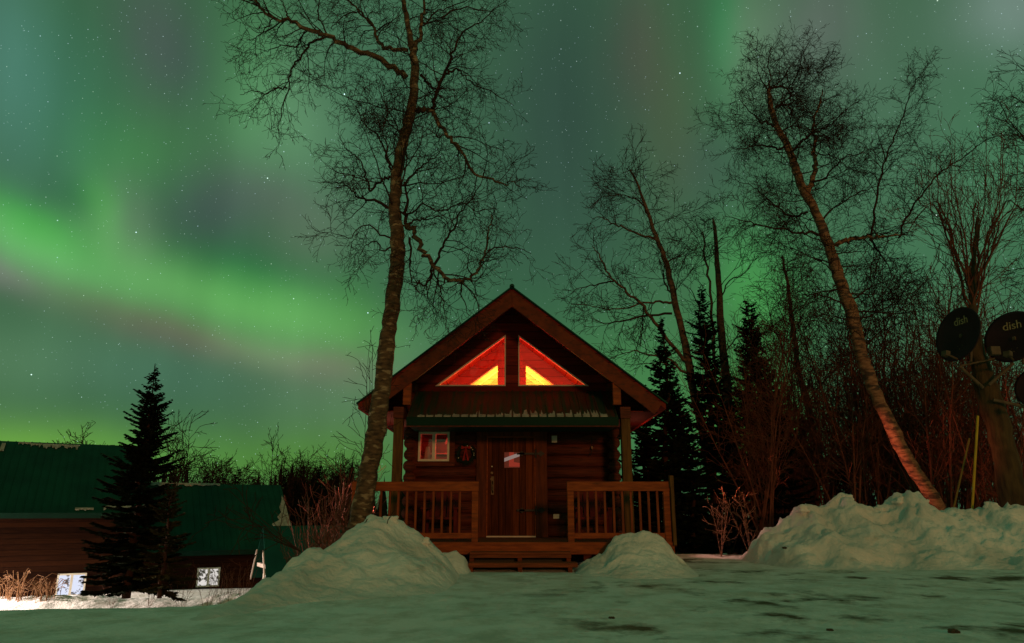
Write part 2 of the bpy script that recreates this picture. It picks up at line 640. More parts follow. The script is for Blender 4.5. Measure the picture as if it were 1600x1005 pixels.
M['doorwood'] = boards('door_planks', (.20, .050, .015), (.06, .016, .006), .14, axis=0, gap=.07)
M['doorframe'] = surf('door_frame_wood', (.15, .032, .010), (.07, .015, .006), (12, 12, 1.4), 1.6, bump=.4)
M['metalgreen'] = surf('green_roof_metal', (.004, .064, .042), (.003, .044, .031), (1, 1, 1), 1.3, rough=.6, bump=.1, metal=0, spec=.12)
M['porchmetal'] = surf('porch_roof_metal', (.008, .058, .034), (.075, .034, .022), (9, .5, .5), 1.2, rough=.6, bump=.1, spec=.12, contrast=(.36, .6))
M['fascia'] = surf('green_fascia', (.003, .030, .018), (.002, .022, .014), nscale=2, rough=.6, bump=.1, spec=.1)
M['trimgrey'] = surf('window_trim', (.74, .62, .55), (.62, .52, .46), nscale=8, bump=.1)
M['white'] = surf('white_vinyl', (.78, .76, .66), (.68, .66, .56), nscale=6, bump=.05, rough=.5)
M['glass'] = glassm('window_glass')
M['black'] = surf('black_iron', (.02, .017, .015), (.012, .01, .01), nscale=30, rough=.5, bump=.2)
M['steel'] = surf('dull_brass', (.13, .085, .05), (.07, .05, .03), nscale=20, rough=.45, metal=.5, bump=.1)
M['bark'] = surf('birch_bark_dark', (.15, .085, .045), (.045, .026, .016), (5, 5, 13), 1.7, detail=9, bump=1, bdist=.02, c3=(.30, .21, .13), c3t=(.56, .64), c3scale=1.1)
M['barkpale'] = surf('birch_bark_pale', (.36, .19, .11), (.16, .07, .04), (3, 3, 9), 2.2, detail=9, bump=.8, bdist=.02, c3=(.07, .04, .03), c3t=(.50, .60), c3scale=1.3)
M['barkmid'] = surf('birch_bark_mid', (.19, .10, .06), (.08, .04, .025), (3, 3, 8), 2, detail=8, bump=.7, bdist=.02, c3=(.05, .03, .02), c3t=(.52, .64))
M['twig'] = surf('birch_twigs', (.058, .028, .018), (.03, .016, .011), nscale=3, bump=0, rough=1, spec=.08)
M['twigred'] = surf('red_twigs', (.18, .07, .045), (.10, .035, .025), nscale=3, bump=0, rough=1, spec=.08)
M['willow'] = surf('willow_bark', (.095, .06, .024), (.04, .024, .011), (7, 7, 1.6), 1.6, detail=9, bump=1, bdist=.05)
M['spruce'] = surf('spruce_needles', (.014, .020, .011), (.007, .011, .006), nscale=2.5, bump=0, rough=1, spec=.02)
M['sprucelit'] = surf('spruce_needles_lit', (.045, .042, .015), (.018, .02, .009), nscale=2.5, bump=0, rough=1, spec=.02)  # lit copy of the spruce needles, the light put into the colour
M['cabwood'] = boards('house_boards', (.034, .011, .004), (.012, .004, .002), .17, gap=.08, dark=.5)
M['grass'] = surf('dry_grass', (.24, .115, .045), (.15, .07, .025), nscale=5, bump=0)
M['dirt'] = surf('frozen_dirt', (.11, .07, .04), (.05, .035, .022), nscale=9, bump=.6, bdist=.03)
M['dish'] = surf('dish_paint', (.045, .022, .026), (.028, .015, .018), nscale=2, rough=.5, bump=.05, spec=.2)
M['gold'] = surf('faded_lettering', (.55, .38, .20), (.45, .3, .15), nscale=8, bump=0)
M['pipe'] = surf('galvanised_pipe', (.15, .11, .07), (.09, .065, .04), nscale=8, rough=.7, bump=.1)
M['yellow'] = surf('yellow_plastic', (.62, .42, .03), (.45, .29, .02), (3, 3, 1), 3, bump=.1, rough=.5)
M['needle'] = surf('wreath_needles', (.012, .03, .016), (.006, .014, .008), nscale=9, bump=0)
M['ribbon'] = surf('red_ribbon', (.35, .02, .015), (.22, .012, .01), nscale=9, bump=0)
M['redcloth'] = surf('red_paint', (.16, .012, .012), (.09, .008, .008), nscale=5, bump=.1)
M['pink'] = surf('curtain_cloth', (.6, .42, .38), (.45, .3, .27), (20, 20, 1), 1, bump=.2)
M['redlamp'] = emis('red_bulb', (1, .12, .05), 5)

# ------------------------------------------------------------------ ground


def H(x, y):
    x = np.asarray(x, float)
    y = np.asarray(y, float)
    a = sm((-x - 2.6) / 1.7) * sm((y - 7.6) / 7.5) * -1.6
    b = sm((y - 17.0) / 9) * -1.0 * (1 - sm((-x - 2.6) / 1.7))
    far = sm((y - 24) / 22) * -1.5
    lump = .035 * fbm(x * .5, y * .8, 3, 3) + .013 * fbm(x * 1.5, y * 1.2, 11, 4) + .012 * np.abs(fbm(x * 4, y * 3, 15, 3)) + .012 * np.abs(fbm(x * 9, y * 10, 19, 2)) * sm(fbm(x * .6, y * .9, 27, 2) * 2 + .4)
    rut = .014 * fbm(x * .5, y * .9, 21, 3)
    tilt = .012 * np.clip(-x - 3, 0, 8) * (1 - sm((y - 8) / 4))
    return a + b + far + (lump + rut) * (1 - sm((y - 60) / 60)) - tilt


def axis(lo, hi, step, far, g=1.09):
    c = list(np.arange(lo, hi + 1e-6, step))
    s = step
    while c[-1] < far:
        s *= g
        c.append(c[-1] + s)
    s = step
    while c[0] > -far:
        s *= g
        c.insert(0, c[0] - s)
    return np.array(c)


xs = axis(-8, 9, .07, 3000)
ys = axis(4.5, 18, .06, 3000)
X, Y = np.meshgrid(xs, ys, indexing='ij')
Z = H(X, Y)
nx, ny = len(xs), len(ys)
V = np.stack([X.ravel(), Y.ravel(), Z.ravel()], 1)
I = np.arange(nx * ny).reshape(nx, ny)
Fc = np.stack([I[:-1, :-1].ravel(), I[1:, :-1].ravel(), I[1:, 1:].ravel(), I[:-1, 1:].ravel()], 1)
tag(link('ground', mesh_np('ground', V, Fc, M['snow'])), kind='structure')


def Hs(x, y):
    return float(H(np.array([x]), np.array([y]))[0])


def worley(x, y, s):
    i0, j0 = np.floor(x), np.floor(y)
    d = np.full(x.shape, 9.)
    for a in (-1, 0, 1):
        for b in (-1, 0, 1):
            i, j = i0 + a, j0 + b
            dx, dy = i + hsh(i, j, s) - x, j + hsh(i, j, s + 50) - y
            d = np.minimum(d, dx * dx + dy * dy)
    return np.sqrt(d)


def bank(name, label, sil, front, back, seed, amp=.07, step=.045, group=None, cat='snow bank', chunk=.05, foot=1.5, warp=.06):
    """sil: (px, py, Y) silhouette points, left to right: the crest line in the scene"""
    pts = [P(*s) for s in sil]
    cx = np.array([p.x for p in pts])
    cy = np.array([p.y for p in pts])
    cz = np.array([p.z for p in pts])
    x0, x1 = cx.min() - .5, cx.max() + .5
    y0, y1 = cy.min() - front - .6, cy.max() + back + .3
    gx, gy = np.arange(x0, x1, step), np.arange(y0, y1, step)
    X, Y = np.meshgrid(gx, gy, indexing='ij')
    ry = np.interp(X, cx, cy)
    rz = np.interp(X, cx, cz)
    fr = front * (1 + .35 * fbm(X * .9, Y * .3, seed + 5, 2))
    t = (ry - Y)
    g = np.where(t > 0, 1 - np.clip(t / fr, 0, 1) ** 1.0, 1 - np.clip(-t / back, 0, 1))
    g = np.where(t > 0, np.clip(g, 0, 1) ** foot, sm(g))
    gr = H(X, Y)
    base = np.minimum(gr, 0)
    hgt = np.maximum(rz - base, 0) * g
    edge = sm((X - cx.min() + .25) / .35) * sm((cx.max() + .25 - X) / .35)
    hgt *= edge
    mask = sm(hgt / .22)
    n = fbm(X * 1.5, Y * 1.5, seed, 5) * amp * 1.5 + (np.abs(fbm(X * 2.6, Y * 2.6, seed + 77, 4)) - .3) * -amp * 1.1
    cell = np.abs(vnoise(X * 4.2 + 3, Y * 4.2, seed + 2)) + .6 * np.abs(vnoise(X * 9, Y * 9, seed + 9))
    n = n + cell * chunk * (.4 + 1.2 * g)
    Z = base + hgt + n * mask - .05 - .12 * (1 - sm(hgt / .05))
    lumps = np.clip(.75 - worley(X * 3.1 + .6 * fbm(X * 3, Y * 3, seed, 2), Y * 3.1, seed + 3), 0, 1) * .8 + np.clip(.6 - worley(X * 8, Y * 8, seed + 4), 0, 1) * .30
    patch = sm(fbm(X * .9, Y * .9, seed + 61, 3) * 2.2 + .55)
    Z = Z + (lumps - .25) * chunk * 1.5 * patch * mask + .022 * fbm(X * 11, Y * 11, seed + 8, 3) * mask
    wx = fbm(X * 2.2, Y * 2.2, seed + 31, 3) * warp * mask
    wy = fbm(X * 2.2, Y * 2.2, seed + 41, 3) * warp * mask
    nx, ny = X.shape
    V = np.stack([(X + wx).ravel(), (Y + wy).ravel(), Z.ravel()], 1)
    I = np.arange(nx * ny).reshape(nx, ny)
    Fc = np.stack([I[:-1, :-1].ravel(), I[1:, :-1].ravel(), I[1:, 1:].ravel(), I[:-1, 1:].ravel()], 1)
    b = np.array([cx.mean(), cy.mean(), 0])
    o = link(name, mesh_np(name, V - b, Fc, M['bank']), None, tuple(b))
    return tag(o, label, cat, group)


bank('snow_mound', 'tall snow mound with dry twigs at the foot of the big birch',
     [(330, 955, 8.2), (370, 930, 8.7), (400, 915, 9.1), (440, 893, 9.6), (500, 855, 10.3), (530, 838, 10.7), (560, 815, 11.1), (574, 805, 11.3), (608, 803, 11.3), (622, 812, 11.3),
      (660, 842, 11.3), (690, 862, 11.3), (712, 888, 11.3), (726, 915, 11.2)], 3.2, 1.0, 50, .10, foot=1.4)
bank('snow_mound', 'small snow hump between the big mound and the wooden steps',
     [(668, 880, 12.4), (690, 862, 12.4), (712, 857, 12.4), (728, 868, 12.4), (738, 890, 12.4)], .7, .5, 60, .03, step=.03, chunk=.02)
bank('snow_mound', 'lumpy snow mound heaped against the right railing',
     [(886, 897, 12.65), (900, 882, 12.7), (915, 868, 12.7), (938, 862, 12.7), (948, 842, 12.7), (962, 832, 12.7), (985, 828, 12.7), (1015, 829, 12.7), (1036, 840, 12.7), (1050, 856, 12.7), (1064, 876, 12.6), (1092, 893, 12.5)], 1.7, .6, 71, .06, step=.028, chunk=.05, foot=1.5, warp=.10)
bank('snow_bank', 'long ploughed snow bank below the thicket on the right',
     [(1150, 880, 15.5), (1172, 866, 15.3), (1200, 828, 15.2), (1230, 812, 15.2), (1245, 797, 15.2), (1262, 791, 15.2), (1275, 800, 15.2), (1295, 790, 15.2), (1312, 779, 15.2), (1322, 773, 15.2),
      (1336, 783, 15.2), (1350, 793, 15.1), (1382, 794, 15.1), (1398, 781, 15.0), (1412, 777, 15.0), (1438, 781, 15.0), (1458, 795, 15.0), (1500, 800, 14.9), (1525, 798, 14.9), (1545, 787, 14.8),
      (1560, 790, 14.8), (1600, 798, 14.7), (1700, 790, 14.5), (1800, 790, 14.4)], 2.5, 1.4, 90, .13, chunk=.11, foot=1.35, step=.045, warp=.12)
bank('snow_bank', 'low floodlit snow bank in front of the long house on the left',
     [(-260, 925, 22.0), (-60, 932, 21.8), (0, 934, 21.6), (60, 931, 21.4), (130, 928, 21.3), (180, 934, 21.3), (230, 937, 21.4), (300, 932, 21.5), (380, 925, 21.5), (440, 920, 21.5), (520, 930, 21.5)], 1.4, 1.6, 120, .07, step=.08, chunk=.03)

CHG = 'loose snow chunks on the piles'


def snow_chunks(spots, seed):
    import bmesh
    r = random.Random(seed)
    for k, (px, py, Y, sz, lab) in enumerate(spots):
        p = P(px, py, Y)
        bm = bmesh.new()
        bmesh.ops.create_icosphere(bm, subdivisions=3, radius=sz)
        a, b, c = r.uniform(0, 6), r.uniform(0, 6), r.uniform(0, 6)
        for v in bm.verts:
            q = v.co.normalized()
            v.co *= .85 + .28 * math.sin(q.x * 3.1 + a) * math.sin(q.y * 2.7 + b) + .16 * math.sin(q.z * 6 + c) + .05 * math.sin(q.x * 13 + c)
            v.co.x *= 1.25
            v.co.z *= .8
        me = bpy.data.meshes.new('snow_chunk')
        bm.to_mesh(me)
        bm.free()
        for pl in me.polygons:
            pl.use_smooth = True
        me.materials.append(M['bank'])
        tag(link('snow_chunk', me, None, tuple(p)), lab, 'snow chunk', CHG)


snow_chunks([(1255, 797, 15.1, .12, 'pale snow chunk on the left shoulder of the right bank'), (1322, 778, 15.2, .11, 'snow chunk on the highest left peak of the right bank'), (1405, 784, 14.9, .13, 'snow chunk at the left of the middle crest of the right bank'),
             (1440, 786, 15.0, .12, 'snow chunk at the right of the middle crest of the right bank'), (1548, 791, 14.8, .12, 'snow chunk on the crest below the willow trunk'), (1375, 798, 15.0, .10, 'small snow chunk in the dip of the right bank crest'),
             (610, 812, 11.2, .09, 'snow chunk on the flat top of the big mound'), (665, 848, 11.2, .08, 'snow chunk on the right slope of the big mound')], 6)

# ------------------------------------------------------------------ cabin
cab = thing('log_cabin', 'small dark log cabin with two glowing triangular gable windows and a wooden porch', 'cabin', (0, 16, 0))
CB = (0, 16, 0)
YW = 15.4          # front wall plane
YB = 14.2          # bargeboard plane
DZ = .45           # deck height
YD = 13.0          # deck front
APX = 5.33
TAN = (APX - 3.03) / 2.93
YE = 22.0


def part(mb, name, mat, parent=cab, **k):
    return mb.build(name, mat, parent, CB, **k)


# log walls, broken round the openings
DOOR = (-.72, .72, DZ, 2.60)
WIN = (-1.97, -1.29, 1.95, 2.59)
mb = MB()
d = .235
z = DZ + d / 2
row = 0
while z < 3.42:
    ov = (.16 if row % 2 else .10) + random.Random(row).uniform(-.02, .02)
    segs = [(-2.3 - ov + .25, 2.3 + ov - .25)]
    for (a, b, c, e) in (DOOR, WIN):
        if z + d * .35 > c and z - d * .35 < e:
            segs = [s for q in segs for s in ((q[0], min(q[1], a)), (max(q[0], b), q[1])) if s[1] - s[0] > .03]
    for (a, b) in segs:
        mb.tube((a, YW + .11, z), (b, YW + .11, z), d * .54, k=14)
    for s in (-1, 1):   # side wall logs, ends peeping past the corner
        mb.tube((s * 2.12, YW - .02 - ov, z + d / 2), (s * 2.12, YE - .2, z + d / 2), d * .52, k=12)
    z += d
    row += 1
mb.box(-2.1, 2.1, YE - .35, YE - .2, 0, 3.4)
part(mb, 'log_wall', M['logs'], smooth=True)

# gable wall with two triangular openings
gw = [(683, 603), (790, 603), (790, 525)]
TL = [P(a, b, YW) for a, b in gw]
zb = TL[0].z
holeL = [(-1.64, zb - .01), (-.135, zb - .01), (-.135, TL[2].z + .02)]
holeR = [(-x, z) for x, z in holeL]
outer = [(-2.85, 3.02), (2.85, 3.02), (0, APX - .06)]


def holed(outer, holes, y0, y1):
    m = MB()
    loops = [[Vector((x, 0, z)) for x, z in lp] for lp in [outer] + holes]
    tri = tessellate_polygon(loops)
    flat = [v for lp in loops for v in lp]
    n = len(flat)
    vs = [(v.x, y0, v.z) for v in flat] + [(v.x, y1, v.z) for v in flat]
    fs = [tuple(t) for t in tri] + [tuple(i + n for i in t[::-1]) for t in tri]
    k = 0
    for lp in loops:
        c = len(lp)
        fs += [(k + i, k + (i + 1) % c, k + (i + 1) % c + n, k + i + n) for i in range(c)]
        k += c
    return m.add(vs, fs)


part(holed(outer, [holeL, holeR], YW, YW + .12), 'gable_wall', M['gable'])


def tri_frame(tri, w, y0, y1):
    """frame of width w inside a triangle"""
    c = Vector((sum(p[0] for p in tri) / 3, sum(p[1] for p in tri) / 3))
    # offset edges inwards
    P2 = [Vector(p) for p in tri]
    n = 3
    inn = []
    for i in range(3):
        p0, p1, p2 = P2[i - 1], P2[i], P2[(i + 1) % 3]
        d1, d2 = (p1 - p0).normalized(), (p2 - p1).normalized()
        n1, n2 = Vector((-d1.y, d1.x)), Vector((-d2.y, d2.x))
        if n1.dot(c - p1) < 0:
            n1 = -n1
        if n2.dot(c - p1) < 0:
            n2 = -n2
        a = Matrix(((n1.x, n1.y), (n2.x, n2.y)))
        b = Vector((n1.dot(p1) + w, n2.dot(p1) + w))
        inn.append(a.inverted() @ b)
    m = MB()
    vs = []
    for y in (y0, y1):
        vs += [(p.x, y, p.y) for p in P2] + [(p.x, y, p.y) for p in inn]
    fs = []
    for i in range(3):
        j = (i + 1) % 3
        fs += [(i, j, j + 3, i + 3), (i + 6, i + 9, j + 9, j + 6), (i, i + 6, j + 6, j), (i + 3, j + 3, j + 9, i + 9)]
    return m.add(vs, fs), inn


for tri, side in ((holeL, 'left'), (holeR, 'right')):
    fm, inn = tri_frame(tri, .026, YW - .035, YW + .06)
    w = part(fm, 'gable_window', M['trimgrey'])
    g = MB()
    g.add([(p.x, YW + .03, p.y) for p in inn], [(0, 1, 2)])
    part(g, 'pane', M['glass'], w)

# loft: floor, partition with matching openings, far room
YP = 17.9
mb = MB()
mb.box(-2.4, 2.4, YW + .13, YE - .25, 3.30, 3.38)
part(mb, 'loft_floor', M['innerwall'])
iy = YP


def pt(px, py, y=YP):
    p = P(px, py, y)
    return (p.x, p.z)


sl = .725
oL = [pt(678, 640), pt(780.5, 640), pt(780.5, 565)]
oL = [(oL[0][0], oL[1][1]), oL[1], oL[2]]
oR = [pt(922, 640), pt(819, 640), pt(819, 565)]
oR = [(oR[0][0], oR[1][1]), oR[1], oR[2]]
lowz = 3.39
outer2 = [(-2.35, lowz), (2.35, lowz), (.0, lowz + 2.35 * TAN)]
oL[0] = (oL[0][0], max(oL[0][1], lowz + .02))
oL[1] = (oL[1][0], max(oL[1][1], lowz + .02))
oR[0] = (oR[0][0], max(oR[0][1], lowz + .02))
oR[1] = (oR[1][0], max(oR[1][1], lowz + .02))
part(holed(outer2, [oL, oR], YP, YP + .1), 'partition_wall', M['innerwall'])
for tri in (oL, oR):
    fm, inn = tri_frame(tri, .045, YP - .03, YP + .12)
    part(fm, 'partition_trim', M['innerwall'])
mb = MB()
mb.prism([(-2.3, YE - .9, 3.38), (2.3, YE - .9, 3.38), (0, YE - .9, 3.38 + 2.3 * TAN)], (0, .08, 0))
part(mb, 'far_wall', M['yellowwall'])
mb = MB()
for s in (-1, 1):
    for yy in (18.7, 19.7, 20.6):
        mb.prism([(s * 2.25, yy, 3.40), (s * 2.05, yy, 3.40), (s * .02, yy, 3.40 + 2.03 * TAN), (s * .02, yy, 3.40 + 2.23 * TAN)], (0, .10, 0))
part(mb, 'rafters', M['yellowwall'])
mb = MB()   # wooden lining under the roof
for s in (-1, 1):
    x1, z1 = s * 2.42, 3.40 + (2.30 - 2.42) * TAN
    mb.prism([(s * 2.36, YW + .13, 3.385), (s * 2.40, YW + .13, 3.385), (0, YW + .13, 3.385 + 2.40 * TAN), (0, YW + .13, 3.385 + 2.36 * TAN)], (0, YE - .3 - YW - .13, 0))
part(mb, 'loft_ceiling', M['innerwall'])
lamp('loft_red_lamp', 'POINT', (0, 16.3, 3.62), (1, .055, .03), 95, .12)
lamp('loft_yellow_lamp', 'POINT', (0, 19.3, 3.95), (1, .55, .10), 420, .15)

# main roof
TH = .11
mb = MB()
for s in (-1, 1):
    xo, zo = s * 3.0, APX - 3.0 * TAN
    mb.prism([(0, YB - .05, APX + .02), (xo, YB - .05, zo + .02), (xo, YB - .05, zo + .02 - TH), (0, YB - .05, APX + .02 - TH)], (0, YE + .5 - YB + .05, 0))
roof = part(mb, 'roof', M['gable'])
mb = MB()
for s in (-1, 1):
    xo, zo = s * 3.03, APX - 3.03 * TAN
    mb.prism([(0, YB - .10, APX + .055), (xo, YB - .10, zo + .055), (xo, YB - .10, zo + .025), (0, YB - .10, APX + .025)], (0, YE + .6 - YB + .1, 0))
    for i in range(30):
        y = YB + i * .28
        mb.prism([(0, y, APX + .075), (xo, y, zo + .075), (xo, y, zo + .056), (0, y, APX + .056)], (0, .03, 0))
part(mb, 'metal_sheet', M['metalgreen'], roof)
for s in (-1, 1):
    m = MB()
    nx_, nz_ = TAN / math.hypot(1, TAN), 1 / math.hypot(1, TAN)
    bw = .255 / nz_
    ux, uz = 1 / math.hypot(1, TAN), TAN / math.hypot(1, TAN)
    tipx, tipz = 2.93, APX - 2.93 * TAN
    m.prism([(s * .002, YB, APX - TH + .07), (s * tipx, YB, tipz - TH + .07), (s * (tipx - uz * .255), YB, tipz - TH + .07 - ux * .255), (s * .002, YB, APX - TH + .07 - bw)], (0, -.055, 0))
    part(m, 'bargeboard', M['barge'], roof)
    m = MB()   # outrigger block and purlin end
    bx = 2.06
    m.box(s * bx - .075, s * bx + .075, YB - .02, YB + .12, 2.98, APX - bx * TAN - .28)
    part(m, 'outrigger_block', M['railwood'], roof)
    m = MB()
    m.box(s * 2.22 - .1, s * 2.22 + .1, YB + .02, YW + .3, 2.72, 2.94)
    m.box(s * 2.72 - .03, s * 2.72 + .03, YB + .02, YE, APX - 2.72 * TAN - TH - .10, APX - 2.72 * TAN - TH)
    part(m, 'eave_beam', M['logs'], roof)
    m = MB()   # soffit
    m.box(min(s * 2.2, s * 2.9), max(s * 2.2, s * 2.9), YB + .15, YE + .3, 2.86, 2.875)
    part(m, 'soffit', M['gable'], roof)
m = MB()
m.tube((0, YB - .1, APX + .05), (0, YE + .5, APX + .05), .05, k=10)
part(m, 'ridge_cap', M['metalgreen'], roof)

# posts
for s in (-1, 1):
    m = MB()
    m.box(s * 2.22 - .09, s * 2.22 + .09, 14.25, 14.43, DZ, 2.72)
    part(m, 'porch_post', M['post'], bevel=.01)

# porch roof of ribbed metal
PR = []
zt0, zt1 = 3.43, 2.735
yp0, yp1 = YW - .02, 14.2
xl, xr = -2.03, 2.05
mb = MB()
nrib = 24
mb.prism([(xl, yp0, zt0), (xl, yp1, zt1), (xl, yp1, zt1 - .02), (xl, yp0, zt0 - .02)], (xr - xl, 0, 0))
for i in range(nrib + 1):
    x = xl + (xr - xl) * i / nrib
    mb.prism([(x - .014, yp0, zt0 + .001), (x - .014, yp1, zt1 + .001), (x - .014, yp1, zt1 + .026), (x - .014, yp0, zt0 + .026)], (.028, 0, 0))
proof = part(mb, 'porch_roof', M['porchmetal'])
m = MB()
m.box(xl - .02, xr + .02, yp1 - .05, yp1 - .005, zt1 - .17, zt1 + .002)
part(m, 'fascia', M['fascia'], proof, bevel=.006)
m = MB()
m.box(xl - .02, xr + .02, yp1 - .062, yp1 - .0, zt1 - .19, zt1 - .172)
part(m, 'drip_edge', M['doorframe'], proof)
m = MB()
for s, x in ((-1, xl), (1, xr)):
    m.prism([(x - .01, yp0, zt0 + .0), (x - .01, yp1, zt1 - .0), (x - .01, yp1, zt1 - .15), (x - .01, yp0, zt1 - .15)], (.02, 0, 0))
m.box(xl + .02, xr - .02, yp1 + .01, yp0 - .1, zt1 - .165, zt1 - .15)
part(m, 'side_panel', M['metalgreen'], proof)
rg = random.Random(8)
sx = (zt0 - zt1) / (yp0 - yp1)
for i in range(1, nrib - 1):
    m = MB()
    xa, xb = xl + (xr - xl) * i / nrib + .018, xl + (xr - xl) * (i + 1) / nrib - .018
    base_h = .05 + .035 * (i > 11) + rg.uniform(-.012, .02)
    k = 7
    top = []
    for j in range(k):
        u = j / (k - 1)
        hh = base_h + (rg.uniform(0, .20) if rg.random() < (.10 + .28 * (i > 9)) else 0) + rg.uniform(-.015, .015)
        top.append((xa + (xb - xa) * u, hh))
    for j in range(k - 1):
        (x1, h1), (x2, h2) = top[j], top[j + 1]
        lo = [(x1, yp1 - .01, zt1 + .004), (x2, yp1 - .01, zt1 + .004), (x2, yp1 + h2, zt1 + sx * h2 + .004), (x1, yp1 + h1, zt1 + sx * h1 + .004)]
        m.prism(lo, (0, 0, .022))
    part(m, 'snow_strip', M['roofsnow'], proof)

# door, frame
mb = MB()
mb.box(-.52, .48, YW - .02, YW + .04, DZ + .01, 2.46)
door = part(mb, 'door', M['doorwood'])
mb = MB()
for (a, b, c, e) in ((-.74, -.525, DZ, 2.62), (.485, .73, DZ, 2.62)):
    mb.box(a, b, YW - .06, YW + .16, c, e)
mb.box(-.525, .485, YW - .055, YW + .16, 2.475, 2.62)
part(mb, 'door_frame', M['doorframe'], bevel=.008)
mb = MB()
mb.box(-.524, -.503, YW - .075, YW - .02, DZ + .01, 2.475)
mb.box(.463, .484, YW - .075, YW - .02, DZ + .01, 2.475)
mb.box(-.503, .463, YW - .075, YW - .02, 2.455, 2.474)
part(mb, 'door_stop', M['railwood'], door)
mb = MB()
mb.box(-.52, .48, YW - .10, YW - .02, DZ + .003, DZ + .03)
part(mb, 'threshold', M['trimgrey'], door)
for zz in (2.12, .98):
    m = MB()
    m.box(.10, .60, YW - .085, YW - .06, zz - .02, zz + .02)
    m.tube((.49, YW - .09, zz - .09), (.49, YW - .09, zz + .09), .018)
    m.prism([(.14, YW - .085, zz), (.20, YW - .085, zz + .055), (.27, YW - .085, zz), (.20, YW - .085, zz - .055)], (0, .02, 0))
    m.prism([(.53, YW - .086, zz), (.60, YW - .086, zz + .06), (.68, YW - .086, zz), (.60, YW - .086, zz - .06)], (0, .02, 0))
    part(m, 'strap_hinge', M['black'], door)
m = MB()
m.tube((-.415, YW - .02, 1.73), (-.415, YW - .055, 1.73), .028)
part(m, 'deadbolt', M['steel'], door, smooth=False)
m = MB()
m.tube((-.415, YW - .02, 1.60), (-.415, YW - .05, 1.60), .034)
m.tube((-.405, YW - .03, 1.58), (-.395, YW - .085, 1.50), .012)
m.tube((-.395, YW - .085, 1.50), (-.395, YW - .085, 1.38), .014)
m.tube((-.395, YW - .085, 1.38), (-.40, YW - .03, 1.33), .012)
m.box(-.43, -.37, YW - .03, YW - .019, 1.29, 1.66)
part(m, 'handle', M['steel'], door)
m = MB()
m.tube((-.415, YW - .02, 1.86), (-.415, YW - .03, 1.86), .014)
part(m, 'peephole', M['white'], door)
# small pane in the door, red with a pale slanting band
p0, p1 = P(788, 707, YW - .03), P(812, 731, YW - .03)
m = MB()
m.box(p0.x - .012, p1.x + .012, YW - .045, YW - .019, p1.z - .012, p0.z + .012)
dp = part(m, 'door_light', M['doorframe'], door)
m = MB()
m.box(p0.x, p1.x, YW - .05, YW - .044, p1.z, p0.z)
part(m, 'pane', emis('door_pane_red', (.10, .012, .010), .5), door)
w_, h_ = p1.x - p0.x, p0.z - p1.z
m = MB()
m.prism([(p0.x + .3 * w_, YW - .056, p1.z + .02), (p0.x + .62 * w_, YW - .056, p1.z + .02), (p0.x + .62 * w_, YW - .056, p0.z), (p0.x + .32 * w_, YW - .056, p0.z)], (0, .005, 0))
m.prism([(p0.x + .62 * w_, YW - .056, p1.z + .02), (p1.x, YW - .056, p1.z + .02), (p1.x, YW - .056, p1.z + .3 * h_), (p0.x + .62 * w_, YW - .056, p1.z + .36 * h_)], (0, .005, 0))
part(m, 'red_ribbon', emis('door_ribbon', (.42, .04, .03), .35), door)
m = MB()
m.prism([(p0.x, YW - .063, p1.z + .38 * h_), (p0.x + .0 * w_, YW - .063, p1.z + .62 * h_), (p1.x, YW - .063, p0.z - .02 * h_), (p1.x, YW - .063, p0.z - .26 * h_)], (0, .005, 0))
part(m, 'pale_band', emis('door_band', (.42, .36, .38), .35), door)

# the sliding window
wx0, wx1, wz0, wz1 = -1.955, -1.305, 1.965, 2.575
m = MB()
fw = .045
m.box(wx0, wx1, YW - .06, YW + .08, wz0, wz0 + fw)
m.box(wx0, wx1, YW - .06, YW + .08, wz1 - fw, wz1)
m.box(wx0, wx0 + fw, YW - .06, YW + .08, wz0 + fw, wz1 - fw)
m.box(wx1 - fw, wx1, YW - .06, YW + .08, wz0 + fw, wz1 - fw)
mxx = wx0 + .325
m.box(mxx - .035, mxx + .035, YW - .055, YW + .08, wz0 + fw, wz1 - fw)
win = part(m, 'window', M['white'], bevel=.005)
for a, b in ((wx0 + fw, mxx - .035), (mxx + .035, wx1 - fw)):
    g = MB()
    g.box(a, b, YW - .01, YW - .004, wz0 + fw, wz1 - fw)
    part(g, 'pane', M['glass'], win)
m = MB()
for (a, b, c, e) in ((wx1 + .003, wx1 + .11, wz0 - .1, 2.62), (wx0 - .11, wx0 - .003, wz0 - .1, 2.62), (wx0, wx1, wz0 - .1, wz0 - .004)):
    m.box(a, b, YW - .03, YW + .1, c, e)
part(m, 'window_casing', M['logs'], win)
# what shows behind the panes
m = MB()
m.box(-2.2, 2.2, 16.75, 16.8, DZ, 3.2)
m.box(-2.2, 2.2, YW + .2, 22, DZ - .1, DZ)
part(m, 'inner_wall', boards('room_wall', (.30, .10, .08), (.2, .06, .05), .25, axis=2))
m = MB()
m.box(-1.95, -1.20, 16.55, 16.72, 2.20, 2.235)
part(m, 'shelf', M['pink'])
m = MB()
m.prism([(-1.50, 16.35, 2.42), (-1.22, 16.35, 2.42), (-1.28, 16.35, 2.55), (-1.44, 16.35, 2.55)], (0, .2, 0))
part(m, 'lamp_shade', M['pink'])
m = MB()
m.prism([(-1.88, 15.75, 1.98), (-1.70, 15.75, 1.98), (-1.76, 15.75, 2.30), (-1.84, 15.75, 2.30)], (0, .02, 0))
part(m, 'curtain', M['pink'])
lamp('room_red_lamp', 'POINT', (-1.0, 16.1, 2.3), (1, .05, .03), 22, .1)

